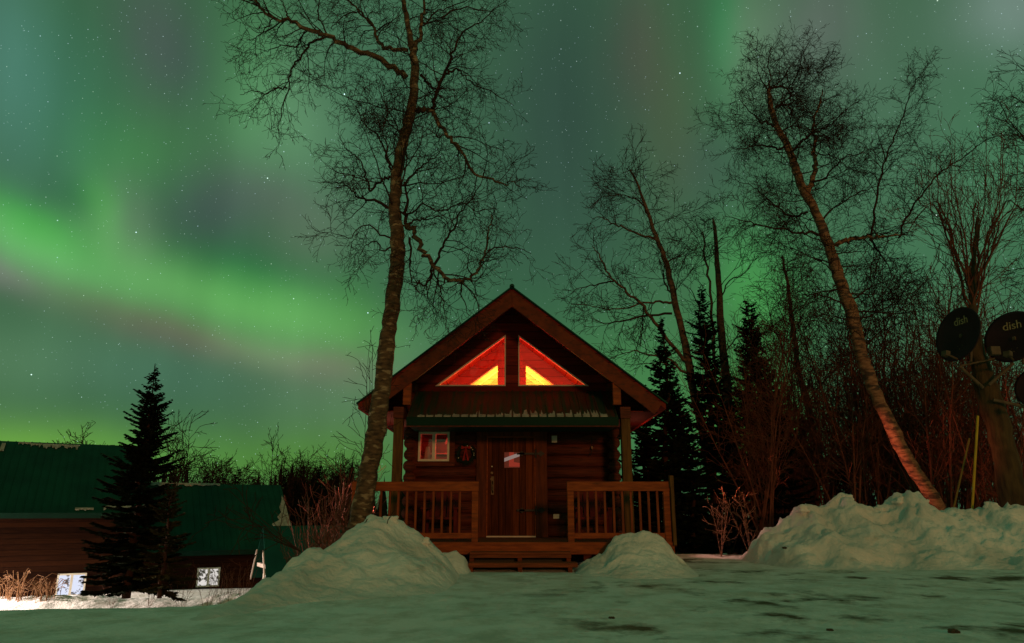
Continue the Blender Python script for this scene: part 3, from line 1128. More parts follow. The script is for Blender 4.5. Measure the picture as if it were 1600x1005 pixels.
# outlet, small wall fitting
m = MB()
a = P(866, 686, YW)
m.box(a.x - .055, a.x + .055, YW - .07, YW - .0, a.z - .08, a.z + .06)
m.box(a.x - .02, a.x + .02, YW - .095, YW - .07, a.z - .03, a.z + .03)
part(m, 'wall_box', M['trimgrey'])
m = MB()
a = P(869, 807, YW)
m.box(a.x - .06, a.x + .06, YW - .05, YW, a.z - .045, a.z + .045)
part(m, 'outlet', M['trimgrey'])

# deck and steps
mb = MB()
nb = 17
for i in range(nb):
    y = YD + i * .14
    mb.box(-2.75, 2.75, y, y + .133, DZ - .035, DZ)
deck = part(mb, 'deck', M['deckwood'])
m = MB()
m.box(-2.77, 2.77, YD - .04, YD - .003, DZ - .20, DZ - .002)
m.box(-2.77, -2.73, YD, YW, DZ - .20, DZ - .037)
m.box(2.73, 2.77, YD, YW, DZ - .20, DZ - .037)
part(m, 'rim_board', M['railwood'], deck, bevel=.005)
m = MB()
for x in (-2.6, -1.3, 0, 1.3, 2.6):
    for y in (YD + .1, YW - .2):
        m.box(x - .07, x + .07, y, y + .14, -.3, DZ - .21)
m.box(-2.4, 2.4, YW + .1, YW + .2, -.3, DZ)
for s in (-1, 1):
    m.box(s * 2.2 - .05, s * 2.2 + .05, YW + .3, YE - .2, -1.2, DZ)
part(m, 'footing', M['logs'], deck)
m = MB()
m.box(-.70, .98, YD - .36, YD - .045, .265, .305)
m.box(-.70, 1.06, YD - .64, YD - .33, .115, .155)
stp = part(m, 'steps', M['deckwood'], deck, bevel=.006)
m = MB()
for x in (-.68, .12, .93):
    m.box(x - .025, x + .045, YD - .62, YD - .045, -.05, .11)
    m.box(x - .025, x + .045, YD - .33, YD - .045, .112, .262)
m.box(-.70, .98, YD - .372, YD - .345, .215, .262)
m.box(-.70, 1.06, YD - .655, YD - .628, .085, .152)
part(m, 'stringer', M['deckwood'], stp)
m = MB()
m.box(-.68, .96, YD - .06, YD - .045, -.05, .24)
part(m, 'riser_board', M['black'], stp)

# railings
for side, x0, x1 in (('left', -2.78, -.58), ('right', .955, 2.74)):
    m = MB()
    m.box(x0, x1, YD - .035, YD + .06, 1.30, 1.46)
    rail = part(m, 'railing', M['railwood'], bevel=.006)
    m = MB()
    m.box(x0, x1, YD - .0, YD + .04, DZ + .06, DZ + .15)
    part(m, 'bottom_rail', M['railwood'], rail)
    ends = (x0 + .06, x1 - .06)
    for j, xe in enumerate(ends):
        m = MB()
        m.box(xe - .055, xe + .055, YD + .0 - .02, YD + .09, DZ - .15 if xe in (ends[0], ends[1]) else DZ, 1.298)
        part(m, 'newel_post', M['railwood'], rail, bevel=.005)
    n = int((x1 - x0 - .25) / .15)
    for k in range(n):
        xb = x0 + .20 + k * .152
        if xb > x1 - .15:
            break
        m = MB()
        m.box(xb - .019, xb + .019, YD - .028 + .035, YD + .04 + .005, DZ + .06, 1.30)
        o = part(m, 'baluster', M['balwood'], rail)
    # side return back to the wall
    xs_ = x0 if side == 'left' else x1
    m = MB()
    m.box(xs_ - .02, xs_ + .05, YD + .061, YW - .1, 1.36, 1.44)
    part(m, 'side_rail', M['railwood'], rail)
m = MB()
m.box(2.735, 2.80, YD - .10, YD + .0 - .002, 1.36, 1.56)
m.box(2.745, 2.80, YD - .09, YD - .002, .40, 1.36)
part(m, 'corner_post', M['post'])

# wreath
wc = P(728, 710, YW - .05)
wr = thing('wreath', 'dark evergreen wreath with a red bow hanging between window and door', 'wreath', tuple(wc))
rg = random.Random(3)
m = MB()
for k in range(620):
    t = rg.uniform(0, 2 * math.pi)
    f = rg.uniform(0, 2 * math.pi)
    rr = .165 + .045 * math.cos(f)
    c = wc + Vector((math.cos(t) * rr, .04 * math.sin(f), math.sin(t) * rr))
    dr = Vector((math.cos(t) + rg.gauss(0, .7), -.5 + rg.gauss(0, .4), math.sin(t) + rg.gauss(0, .7))).normalized() * rg.uniform(.03, .065)
    q = dr.orthogonal().normalized() * .006
    m.add([c - q, c + q, c + dr], [(0, 1, 2)])
for k in range(24):
    t0, t1 = 2 * math.pi * k / 24, 2 * math.pi * (k + 1) / 24
    m.tube(wc + Vector((math.cos(t0) * .165, 0, math.sin(t0) * .165)), wc + Vector((math.cos(t1) * .165, 0, math.sin(t1) * .165)), .028, k=6)
m.build('needle_ring', M['needle'], wr, tuple(wc))
m = MB()
bc = wc + Vector((0, -.06, .13))
for s in (-1, 1):
    m.prism([bc, bc + Vector((s * .09, 0, .05)), bc + Vector((s * .10, 0, -.03))], (0, .02, 0))
    m.prism([bc + Vector((-.012, 0, 0)), bc + Vector((.012, 0, 0)), bc + Vector((s * .05 + .02, 0, -.26)), bc + Vector((s * .05 - .02, 0, -.26))], (0, .012, 0))
m.box(bc.x - .02, bc.x + .02, bc.y - .02, bc.y + .02, bc.z - .02, bc.z + .025)
m.build('bow', M['ribbon'], wr, tuple(wc))
for k in range(9):
    m = MB()
    t = rg.uniform(0, 6.28)
    c = wc + Vector((math.cos(t) * .17, -.05, math.sin(t) * .17))
    m.box(c.x - .008, c.x + .008, c.y - .008, c.y + .008, c.z - .008, c.z + .008)
    m.build('berry', M['white'], wr, tuple(wc))

# hanging ornament right of the door
hc = P(925, 700, YW - .1)
ho = thing('hanging_hook', 'dark iron hook ornament hanging on the log wall right of the door', 'hook', tuple(hc))
m = MB()
m.tube(hc + Vector((0, 0, .22)), hc + Vector((-.01, 0, -.10)), .007, k=6)
m.tube(hc + Vector((-.01, 0, -.10)), hc + Vector((-.05, -.03, -.16)), .008, k=6)
m.tube(hc + Vector((-.05, -.03, -.16)), hc + Vector((-.06, -.05, -.10)), .006, k=6)
m.tube(hc + Vector((.0, 0, .0)), hc + Vector((.05, -.02, .06)), .006, k=6)
m.build('rod', M['black'], ho, tuple(hc))
m = MB()
m.box(hc.x - .018, hc.x + .018, hc.y - .02, hc.y + .0, hc.z - .02, hc.z + .03)
m.build('tag_plate', M['steel'], ho, tuple(hc))

# chairs on the porch, half hidden by the rails


def chair(x, y, lab, mat):
    b = (x, y, DZ)
    t = thing('porch_chair', lab, 'chair', b, 'chairs on the cabin porch')
    m = MB()
    m.box(x - .28, x + .28, y - .25, y + .25, DZ + .36, DZ + .41)
    m.build('seat', mat, t, b, bevel=.01)
    m = MB()
    for k in range(5):
        xx = x - .26 + k * .115
        m.prism([(xx, y + .25, DZ + .38), (xx + .09, y + .25, DZ + .38), (xx + .09, y + .45, DZ + .92 - abs(k - 2) * .04), (xx, y + .45, DZ + .92 - abs(k - 2) * .04)], (0, .025, 0))
    m.build('backrest', mat, t, b)
    for s in (-1, 1):
        m = MB()
        m.box(x + s * .30 - .06, x + s * .30 + .06, y - .32, y + .34, DZ + .55, DZ + .58)
        m.build('armrest', mat, t, b)
        for yy in (-.27, .22):
            m = MB()
            m.box(x + s * .29 - .03, x + s * .29 + .03, y + yy, y + yy + .06, DZ, DZ + (.55))
            m.build('leg', mat, t, b)
    return t


chair(-1.35, 14.35, 'dark red wooden armchair behind the left porch railing', M['redcloth'])
chair(1.55, 14.35, 'dark red wooden armchair behind the right porch railing', M['redcloth'])

# lanterns at the cabin's sides with red bulbs
for s, lab in ((-1, 'red glowing lantern under the left eave beside the birch trunk'), (1, 'red glowing lantern under the right eave beside the corner post')):
    c = Vector((s * 2.52, 16.4, 2.45))
    t = thing('wall_lantern', lab, 'lantern', tuple(c), 'lanterns on the cabin side walls')
    m = MB()
    m.box(c.x - .05, c.x + .05, c.y - .05, c.y + .05, c.z + .08, c.z + .10)
    m.box(c.x - .05, c.x + .05, c.y - .05, c.y + .05, c.z - .12, c.z - .10)
    for a_ in (-.045, .04):
        for b_ in (-.045, .04):
            m.box(c.x + a_, c.x + a_ + .006, c.y + b_, c.y + b_ + .006, c.z - .10, c.z + .08)
    m.box(min(c.x, s * 2.25), max(c.x, s * 2.25), c.y - .01, c.y + .01, c.z + .10, c.z + .12)
    m.build('cage', M['black'], t, tuple(c))
    m = MB()
    m.tube(c + Vector((0, 0, -.04)), c + Vector((0, 0, .04)), .02, k=8)
    m.build('bulb', M['redlamp'], t, tuple(c))
    lamp('lantern_light', 'POINT', tuple(c + Vector((s * .25, 0, -.05))), (1, .17, .09), 9 if s > 0 else 14, .06)
# glow of the side windows, low on both sides
for s in (-1, 1):
    m = MB()
    x = s * 2.235
    m.box(x - .03, x + .03, 16.7, 17.8, 1.2, 2.1)
    w = part(m, 'side_window', M['white'])
    m = MB()
    m.box(s * 2.27 - .003, s * 2.27 + .003, 16.76, 17.74, 1.26, 2.04)
    part(m, 'pane', emis('side_window_glow', (1, .22, .12), 1.5), w)

# ------------------------------------------------------------------ houses down the slope on the left
TH_ = R(30)
ex, ey = Vector((math.cos(TH_), math.sin(TH_), 0)), Vector((-math.sin(TH_), math.cos(TH_), 0))
# the eave's left end stands on this ray
O1 = P(-40, 803, 23.0)
O1.z = 0


def hx(O):
    def f(v):
        return O + ex * v.x + ey * v.y + Vector((0, 0, v.z))
    return f


def solve_u(O, v, px, z=CZ):
    """u so that the point (u, v) stands on picture column px (at eye height)"""
    lo, hi = -20., 60.
    for _ in range(60):
        u = (lo + hi) / 2
        p = O + ex * u + ey * v
        t = p.y * CP + (z - CZ) * SP
        q = 800 + F * p.x / t
        if q < px:
            lo = u
        else:
            hi = u
    return u


def house(name, label, O, u0, u1, zg, ze, zr, run, mats, ov=.35):
    base = O + ex * ((u0 + u1) / 2) + ey * run
    base.z = zg
    t = thing(name, label, 'house', tuple(base))
    xf = hx(O)
    b = tuple(base)
    m = MB(xf)
    m.box(u0 + .3, u1 - .3, .35, 2 * run - .35, zg - 1, ze)
    m.prism([(u0 + .3, .35, ze), (u0 + .3, 2 * run - .35, ze), (u0 + .3, run, zr - .15)], (.1, 0, 0))
    m.prism([(u1 - .4, .35, ze), (u1 - .4, 2 * run - .35, ze), (u1 - .4, run, zr - .15)], (.1, 0, 0))
    m.build('wall', M['cabwood'], t, b)
    m = MB(xf)
    for y0, y1 in ((0, run), (2 * run, run)):
        m.prism([(u0, y0, ze), (u0, y1, zr), (u0, y1, zr - .12), (u0, y0, ze - .12)], (u1 - u0, 0, 0))
    u = u0
    while u <= u1:
        m.prism([(u, 0, ze + .02), (u, run, zr + .02), (u, run, zr + .001), (u, 0, ze + .001)], (.025, 0, 0))
        u += .24
    rf = m.build('roof', M['metalgreen'], t, b)
    m = MB(xf)
    m.box(u0, u1, -.03, -.003, ze - .16, ze + .01)
    m.build('fascia', M['fascia'], rf, b)
    return t, b, xf, rf


def roofsnow(xf, b, rf, u0, u1, run, ze, zr, polys, name='snow_patch'):
    for poly in polys:
        m = MB(xf)
        q = [(u0 + (u1 - u0) * a, run * c, ze + (zr - ze) * c + .035) for a, c in poly]
        m.prism(q, (0, 0, .03))
        m.build(name, M['roofsnow'], rf, b)


def jag(a0, a1, c0, c1, seed, n=16, rag=.5):
    r = random.Random(seed)
    top = [(a0 + (a1 - a0) * i / n, c1) for i in range(n + 1)]
    bot = [(a0 + (a1 - a0) * i / n, c0 + (c1 - c0) * r.uniform(0, rag)) for i in range(n, -1, -1)]
    return top + bot


def zat(py, p):
    """height of a point above world (x,y) that shows at picture row py"""
    lo, hi = -20., 30.
    for _ in range(60):
        z = (lo + hi) / 2
        f = p.y * CP + (z - CZ) * SP
        u = -p.y * SP + (z - CZ) * CP
        if 502.5 - F * u / f > py:
            lo = z
        else:
            hi = z
    return z


run1 = 3.6
ue = solve_u(O1, 0, 232)
ze1 = zat(802, O1 + ex * 1)
zr1 = zat(689, O1 + ey * run1 + ex * 0)
h1 = house('long_house', 'long log house with steep green metal roof at the left frame edge', O1, 0, ue, -1.75, ze1, zr1, run1, None)
roofsnow(h1[2], h1[1], h1[3], 0, ue, run1, ze1, zr1, [jag(.12, .20, .94, .97, 1, 14, .9), jag(.19, .52, .885, .955, 2, 44, .95), jag(.02, .045, .82, .94, 4, 4, .3), jag(.55, .66, .015, .045, 5, 14, .6), jag(.72, .98, .015, .07, 6, 24, .8)])


def reflection_window(t, b, O, v, px0, px1, py0, py1, em, seed=0):  # window whose pane carries a painted reflection, no room light behind
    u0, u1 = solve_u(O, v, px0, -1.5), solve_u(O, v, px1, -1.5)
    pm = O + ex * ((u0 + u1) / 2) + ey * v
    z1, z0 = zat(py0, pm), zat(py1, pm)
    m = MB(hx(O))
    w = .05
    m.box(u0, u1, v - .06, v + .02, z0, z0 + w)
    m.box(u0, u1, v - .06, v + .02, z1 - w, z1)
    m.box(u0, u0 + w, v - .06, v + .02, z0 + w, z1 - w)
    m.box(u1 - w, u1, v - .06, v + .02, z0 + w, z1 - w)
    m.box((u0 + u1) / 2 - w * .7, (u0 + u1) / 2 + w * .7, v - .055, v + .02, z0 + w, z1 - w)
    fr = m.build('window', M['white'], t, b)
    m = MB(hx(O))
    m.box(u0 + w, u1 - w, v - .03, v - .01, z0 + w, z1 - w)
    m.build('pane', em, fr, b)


def winmat(name, col, e, s, thr, dark=(.02, .015, .02)):  # painted reflection: pale emission for the bright scene, dark noise for trees
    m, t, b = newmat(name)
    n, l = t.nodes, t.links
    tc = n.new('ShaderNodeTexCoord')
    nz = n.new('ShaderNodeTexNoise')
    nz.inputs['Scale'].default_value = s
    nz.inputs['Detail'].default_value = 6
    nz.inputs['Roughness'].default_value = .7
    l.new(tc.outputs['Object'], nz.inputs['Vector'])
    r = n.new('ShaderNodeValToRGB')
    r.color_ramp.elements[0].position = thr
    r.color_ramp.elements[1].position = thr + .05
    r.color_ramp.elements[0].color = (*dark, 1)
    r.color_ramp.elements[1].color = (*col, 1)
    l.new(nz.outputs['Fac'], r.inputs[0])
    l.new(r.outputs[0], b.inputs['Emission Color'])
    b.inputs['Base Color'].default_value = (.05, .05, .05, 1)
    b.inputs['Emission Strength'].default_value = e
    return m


wm1 = winmat('reflection_window', (.68, .74, .92), 1.0, 3.2, .43)
wm2 = winmat('reflection_window_b', (.80, .76, .72), .9, 5.5, .46, (.03, .03, .02))
reflection_window(h1[0], h1[1], O1, .35, 86, 132, 896, 932, wm1)

O2 = O1 + ex * ue + ey * .6
u2 = solve_u(O2, 0, 468)
run2 = 3.4
ze2 = zat(860, O2 + ex * u2 * .5)
zr2 = zat(757, O2 + ex * u2 * .6 + ey * run2)
h2 = house('lower_house', 'lower log house with a snow triangle on the right end of its roof', O2, -.2, u2, -2.7, ze2, zr2, run2, None)
roofsnow(h2[2], h2[1], h2[3], -.2, u2, run2, ze2, zr2, [jag(.08, .55, .935, .985, 11, 24, .95), [(.995, .05), (.995, .62), (.985, .80), (.97, .70), (.945, .60), (.95, .52), (.915, .45), (.925, .40), (.865, .34), (.885, .28), (.83, .24), (.85, .18), (.79, .12), (.81, .06)]])
reflection_window(h2[0], h2[1], O2, .35, 306, 342, 887, 917, wm2)
# little gabled entrance at its right end
vr, hw = -1.7, 1.15
ux = solve_u(O2, vr, 413)
zpk = zat(822, O2 + ex * ux + ey * vr)
zfe = zat(908, O2 + ex * ux + ey * (vr - hw))
m = MB(hx(O2))
for s in (-1, 1):
    m.prism([(ux, vr, zpk), (ux, vr + s * hw, zfe), (ux, vr + s * hw, zfe - .07), (ux, vr, zpk - .07)], (3.4, 0, 0))
en = m.build('entrance_roof', M['metalgreen'], h2[0], h2[1])
m = MB(hx(O2))
for s in (-1, 1):
    m.prism([(ux - .02, vr + s * hw * .45, zpk + (zfe - zpk) * .45 - .02), (ux - .02, vr + s * hw, zfe - .02), (ux - .02, vr + s * hw, zfe - .12), (ux - .02, vr + s * hw * .45, zpk + (zfe - zpk) * .45 - .12)], (-.04, 0, 0))
zb_ = zpk + (zfe - zpk) * .72
m.box(ux + .02, ux + .12, vr - hw * .70, vr + hw * .5, zb_ - .12, zb_)
m.build('entrance_trim', M['trimgrey'], en, h2[1])
m = MB(hx(O2))
m.box(ux + .5, ux + 3.2, vr - hw + .25, vr + hw - .1, -3.6, zfe + .1)
m.build('entrance_wall', M['cabwood'], h2[0], h2[1])
reflection_window(h2[0], h2[1], O2, vr - hw + .24, 409, 426, 896, 915, wm2)

# ------------------------------------------------------------------ trees
TWO_PI = 2 * math.pi


class Tubes:
    def __init__(s):
        s.g = {}
        s.n = 0

    def add(s, pts, rad, k=3):
        s.g.setdefault((len(pts), k), []).append((pts, rad))
        s.n += 1

    def mesh(s, name, mat, base=(0, 0, 0)):
        Vs, Fs, off = [], [], 0
        for (n, k), lst in s.g.items():
            Pp = np.array([[tuple(q) for q in a[0]] for a in lst], float) - np.array(base)
            Rr = np.array([a[1] for a in lst], float)
            D = np.gradient(Pp, axis=1)
            D /= np.linalg.norm(D, axis=2, keepdims=True) + 1e-9
            ref = np.where(np.abs(D[..., 2:3]) < .8, np.array([0, 0, 1.]), np.array([1., 0, 0]))
            ref = np.repeat(ref[:, :1, :], n, 1)
            U = np.cross(D, ref)
            U /= np.linalg.norm(U, axis=2, keepdims=True) + 1e-9
            Wv = np.cross(D, U)
            th = np.arange(k) * TWO_PI / k
            ring = Pp[:, :, None, :] + Rr[:, :, None, None] * (np.cos(th)[None, None, :, None] * U[:, :, None, :] + np.sin(th)[None, None, :, None] * Wv[:, :, None, :])
            B = len(lst)
            Vs.append(ring.reshape(-1, 3))
            idx = np.arange(B * n * k).reshape(B, n, k) + off
            a = idx[:, :-1, :]
            b = np.roll(a, -1, 2)
            c = idx[:, 1:, :]
            d_ = np.roll(c, -1, 2)
            Fs.append(np.stack([a, b, d_, c], -1).reshape(-1, 4))
            off += B * n * k
        return mesh_np(name, np.concatenate(Vs), np.concatenate(Fs), mat)


def unit(rg):
    z = rg.uniform(-1, 1)
    t = rg.uniform(0, TWO_PI)
    r = math.sqrt(1 - z * z)
    return (r * math.cos(t), r * math.sin(t), z)


def grow(T, rg, p, d, Lg, r0, lvl, C):
    """one branch and, recursively, its twigs"""
    n = C['n'][lvl]
    st = Lg / (n - 1)
    wig, g = C['wig'][lvl], C['grav'][lvl]
    px, py, pz = p
    dx, dy, dz = d
    pts = [(px, py, pz)]
    dirs = [(dx, dy, dz)]
    for i in range(n - 1):
        ux, uy, uz = unit(rg)
        dx += ux * wig
        dy += uy * wig
        dz += uz * wig + g
        q = math.sqrt(dx * dx + dy * dy + dz * dz)
        dx, dy, dz = dx / q, dy / q, dz / q
        px += dx * st
        py += dy * st
        pz += dz * st
        pts.append((px, py, pz))
        dirs.append((dx, dy, dz))
    rmin = C['rmin']
    rad = [max(rmin, r0 * (1 - .8 * i / (n - 1))) for i in range(n)]
    T.add(pts, rad, C['k'][lvl])
    if lvl + 1 < len(C['n']):
        twigs(T, rg, pts, dirs, rad, Lg, lvl + 1, C, C.get('start', .2))


def twigs(T, rg, pts, dirs, rad, Lg, lvl, C, start=.2, lscale=1.0):
    n = len(pts)
    cnt = max(1, int(Lg * (1 - start) / C['gap'][lvl]))
    for j in range(cnt):
        t = start + (1 - start) * (j + rg.random()) / cnt
        f = t * (n - 1)
        i = min(int(f), n - 2)
        u = f - i
        a, b = pts[i], pts[i + 1]
        p = (a[0] + (b[0] - a[0]) * u, a[1] + (b[1] - a[1]) * u, a[2] + (b[2] - a[2]) * u)
        d = dirs[i]
        s = unit(rg)
        dt = s[0] * d[0] + s[1] * d[1] + s[2] * d[2]
        sx, sy, sz = s[0] - dt * d[0], s[1] - dt * d[1], s[2] - dt * d[2]
        q = math.sqrt(sx * sx + sy * sy + sz * sz) + 1e-6
        an = R(rg.uniform(*C['ang'][lvl]))
        ca, sa = math.cos(an), math.sin(an) / q
        nd = (d[0] * ca + sx * sa, d[1] * ca + sy * sa, d[2] * ca + sz * sa)
        LL = C['len'][lvl] * rg.uniform(.55, 1.25) * (1.15 - .6 * t) * lscale
        grow(T, rg, p, nd, LL, max(C['rmin'], min(rad[i] * .55, C['r'][lvl])), lvl, C)


def spline(pts, rad, per=5, kink=.0, rg=None):
    """Catmull-Rom through pts"""
    P_ = [Vector(p) for p in pts]
    if len(P_) < 3:
        P_ = [P_[0], P_[0].lerp(P_[-1], .5), P_[-1]]
        rad = [rad[0], (rad[0] + rad[-1]) / 2, rad[-1]]
    out, ro = [], []
    n = len(P_)
    for i in range(n - 1):
        p0 = P_[i - 1] if i else P_[0] * 2 - P_[1]
        p1, p2 = P_[i], P_[i + 1]
        p3 = P_[i + 2] if i + 2 < n else P_[-1] * 2 - P_[-2]
        for j in range(per):
            t = j / per
            q = .5 * ((2 * p1) + (p2 - p0) * t + (2 * p0 - 5 * p1 + 4 * p2 - p3) * t * t + (3 * p1 - p0 - 3 * p2 + p3) * t ** 3)
            r_ = rad[i] + (rad[i + 1] - rad[i]) * t
            if kink and rg and (i or j):
                q = q + Vector(unit(rg)) * min(kink, r_ * .8 + kink * .3)
            out.append(q)
            ro.append(r_)
    out.append(P_[-1])
    ro.append(rad[-1])
    return out, ro


def dirs_of(pts):
    d = []
    for i in range(len(pts)):
        a, b = pts[max(0, i - 1)], pts[min(len(pts) - 1, i + 1)]
        v = (Vector(b) - Vector(a)).normalized()
        d.append(tuple(v))
    return d


def length(pts):
    return sum((Vector(pts[i + 1]) - Vector(pts[i])).length for i in range(len(pts) - 1))


def rough_trunk(T, pts, rad, k=14, lump=.08, seed=0):
    r = random.Random(seed)
    ns_ = [r.uniform(-lump, lump) for _ in rad]
    ns_ = [(ns_[max(0, i - 1)] + ns_[i] + ns_[min(len(rad) - 1, i + 1)]) / 3 for i in range(len(rad))]
    rr = [q * (1 + ns_[i]) for i, q in enumerate(rad)]
    T.add([tuple(p) for p in pts], rr, k)


def tree_obj(name, label, base, trunk, crown, mt, mc, group=None, cat='tree'):
    t = thing(name, label, cat, tuple(base), group)
    link('trunk', trunk.mesh('trunk', mt, base), t)
    link('crown', crown.mesh('crown', mc, base), t)
    return t


BIRCH = dict(n=[8, 8, 6, 4], wig=[.30, .36, .42, .42], grav=[.02, .0, -.02, -.02], k=[4, 3, 3, 3], gap=[.3, .15, .105, .08], len=[2.0, 1.10, .50, .20],
             ang=[(30, 70), (30, 70), (30, 70), (25, 65)], r=[.03, .016, .0075, .005], rmin=.0034)


def hero(name, label, Y, trunk, limbs, C, seed, mt, mc, side, r_px=None, group=None, kink=.03, extra=None):
    kink = kink * .6
    """trunk: (px,py,width px); limbs: [(depth drift, r0, r1, [(px,py)...])]; side: procedural side branches along trunk"""
    rg = random.Random(seed)
    TT, CC = Tubes(), Tubes()

    def W_(px, py, w, y):
        a, f, u = ray(px, py)
        return w / 2 / F * (y / f)
    tp = [P(a, b, Y) for a, b, w in trunk]
    tr = [W_(a, b, w, Y) for a, b, w in trunk]
    pts, rad = spline(tp, tr, 5, kink, rg)
    rough_trunk(TT, pts, rad, 16, .10, seed)
    for (dd, r0, r1, pl) in limbs:
        n = len(pl)
        P3 = [P(a, b, Y + dd * (i / (n - 1)) ** 1.2) for i, (a, b) in enumerate(pl)]
        R3 = [(r0 + (r1 - r0) * i / (n - 1)) * .82 for i in range(n)]
        q, r_ = spline(P3, R3, 4, .05, rg)
        tgt = TT if r0 > .045 else CC
        tgt.add([tuple(v) for v in q], r_, 8 if r0 > .04 else 6)
        twigs(CC, rg, [tuple(v) for v in q], dirs_of(q), r_, length(q), 1, C, .15 if r0 < .05 else .3)
    s0, s1, gap, Ls, an = side
    Lt = length(pts)
    dr = dirs_of(pts)
    npt = len(pts)
    cnt = int(Lt * (s1 - s0) / gap)
    for j in range(cnt):
        t = s0 + (s1 - s0) * (j + rg.random()) / cnt
        i = min(int(t * (npt - 1)), npt - 2)
        f = rg.uniform(0, TWO_PI)
        up = math.sin(R(rg.uniform(*an)))
        h_ = math.sqrt(1 - up * up)
        grow(CC, rg, tuple(pts[i]), (math.cos(f) * h_, math.sin(f) * h_, up), rg.uniform(*Ls), max(.012, rad[i] * .16), 0, C)
    b = tp[0].copy()
    b.z = Hs(b.x, b.y)
    return tree_obj(name, label, b, TT, CC, mt, mc, group)


# --- the big birch in front of the cabin
limbs = [
    (-1.2, .075, .018, [(634, 122), (610, 104), (581, 88), (545, 70), (510, 57), (480, 43), (451, 31), (426, 29), (408, 12), (385, -6), (365, -12)]),
    (-.8, .032, .008, [(510, 57), (488, 65), (472, 85), (455, 110), (450, 136), (443, 166), (436, 192)]),
    (.4, .02, .006, [(449, 138), (432, 140), (413, 147), (395, 142), (375, 148)]),
    (-.5, .02, .006, [(497, 52), (478, 48), (462, 72), (440, 70), (418, 80), (400, 76)]),
    (.6, .022, .006, [(512, 56), (502, 38), (497, 22), (500, 2), (495, -20)]),
    (.5, .02, .006, [(451, 31), (446, 18), (440, 0), (430, -20)]),
    (.4, .018, .006, [(426, 29), (412, 48), (398, 60), (385, 62)]),
    (1.1, .05, .012, [(637, 79), (602, 75), (590, 60), (582, 42), (566, 20), (545, 2), (530, -15)]),
    (.3, .022, .006, [(582, 40), (560, 20), (540, 24), (525, 36), (515, 44)]),
    (-.9, .06, .008, [(648, 172), (660, 172), (673, 172), (694, 205), (706, 220), (719, 236), (742, 271), (769, 281), (790, 291), (796, 282), (812, 292)]),
    (1.0, .045, .010, [(675, 170), (680, 150), (690, 130), (698, 105), (706, 84), (719, 56), (738, 40), (755, 33), (775, 10)]),
    (.8, .035, .012, [(657, 117), (668, 128), (677, 136), (690, 138)]),
    (.9, .03, .006, [(697, 115), (708, 109), (719, 112), (735, 128), (755, 138), (782, 152), (803, 165)]),
    (-1.3, .06, .012, [(632, 355), (646, 358), (652, 378), (664, 398), (676, 414), (690, 428), (703, 437), (719, 440), (736, 434), (746, 420), (755, 405), (761, 388), (764, 362), (768, 335)]),
    (-.4, .03, .01, [(676, 414), (674, 432), (664, 446), (655, 440), (648, 450), (656, 458)]),
    (-.3, .02, .006, [(678, 420), (685, 445), (690, 462), (695, 485), (696, 515)]),
    (.4, .02, .006, [(719, 441), (721, 458), (728, 478), (733, 494)]),
    (.3, .02, .006, [(758, 398), (772, 388), (790, 386), (812, 389), (830, 397)]),
    (.9, .032, .008, [(678, 415), (688, 396), (697, 378), (709, 356), (719, 334), (735, 312), (748, 293), (755, 270)]),
    (.6, .024, .006, [(637, 350), (655, 344), (675, 342), (694, 334), (712, 330)]),
    (-.8, .03, .006, [(640, 372), (644, 395), (640, 415), (643, 440), (652, 452)]),
    (-1.0, .035, .007, [(606, 325), (590, 315), (575, 312), (560, 308), (548, 298), (538, 287), (522, 284)]),
    (.9, .035, .007, [(616, 276), (602, 278), (590, 286), (580, 300), (572, 280), (568, 262), (556, 245), (543, 234), (530, 215)]),
    (.6, .03, .006, [(615, 272), (606, 250), (598, 226), (588, 210), (572, 196), (562, 180), (556, 160)]),
    (-.8, .022, .005, [(617, 270), (606, 240), (600, 205), (604, 170), (592, 140), (588, 115)]),
    (.8, .022, .005, [(619, 250), (628, 215), (610, 180), (600, 150), (604, 125)]),
    (-1.0, .03, .006, [(630, 290), (645, 272), (660, 258), (685, 242), (690, 222)]),
    (.2, .04, .022, [(633, 350), (634, 325), (635, 300), (632, 285)]),
    (-1.4, .025, .006, [(623, 330), (640, 335), (660, 320), (690, 330), (720, 318), (745, 330), (775, 325)]),
    (-.7, .02, .006, [(612, 372), (592, 366), (578, 350), (560, 358), (545, 372), (520, 365)]),
    (.5, .02, .006, [(614, 385), (598, 392), (588, 378), (570, 385), (560, 405)]),
    (.6, .055, .02, [(650, 78), (656, 54), (660, 25), (663, 0), (668, -60)]),
    (1.1, .022, .006, [(662, 40), (680, 20), (705, 10), (740, -5), (760, -30)]),
    (.8, .022, .006, [(690, 28), (720, 12), (760, 18), (790, 8)]),
]
hero('birch_tree', 'big bare birch with a thick bark trunk standing in front of the cabin', 12.3,
     [(560, 830, 40.5), (568, 780, 33.1), (576, 735, 31.3), (585, 690, 30.4), (592, 645, 28.5), (598, 600, 27.6), (604, 550, 26.7), (609, 505, 24.8), (616, 450, 23.9), (621, 405, 23.0), (620, 360, 21.2), (617, 325, 19.3), (619, 285, 17.5), (623, 250, 16.6), (632, 212, 15.6), (641, 176, 15.6), (646, 140, 14.7), (648, 110, 13.8), (645, 80, 11.0), (638, 45, 8.3), (631, 5, 7.4), (622, -60, 5.5), (618, -130, 3.7)],
     limbs, BIRCH, 7, M['bark'], M['twig'], (.46, .97, .26, (.9, 2.1), (-15, 50)))

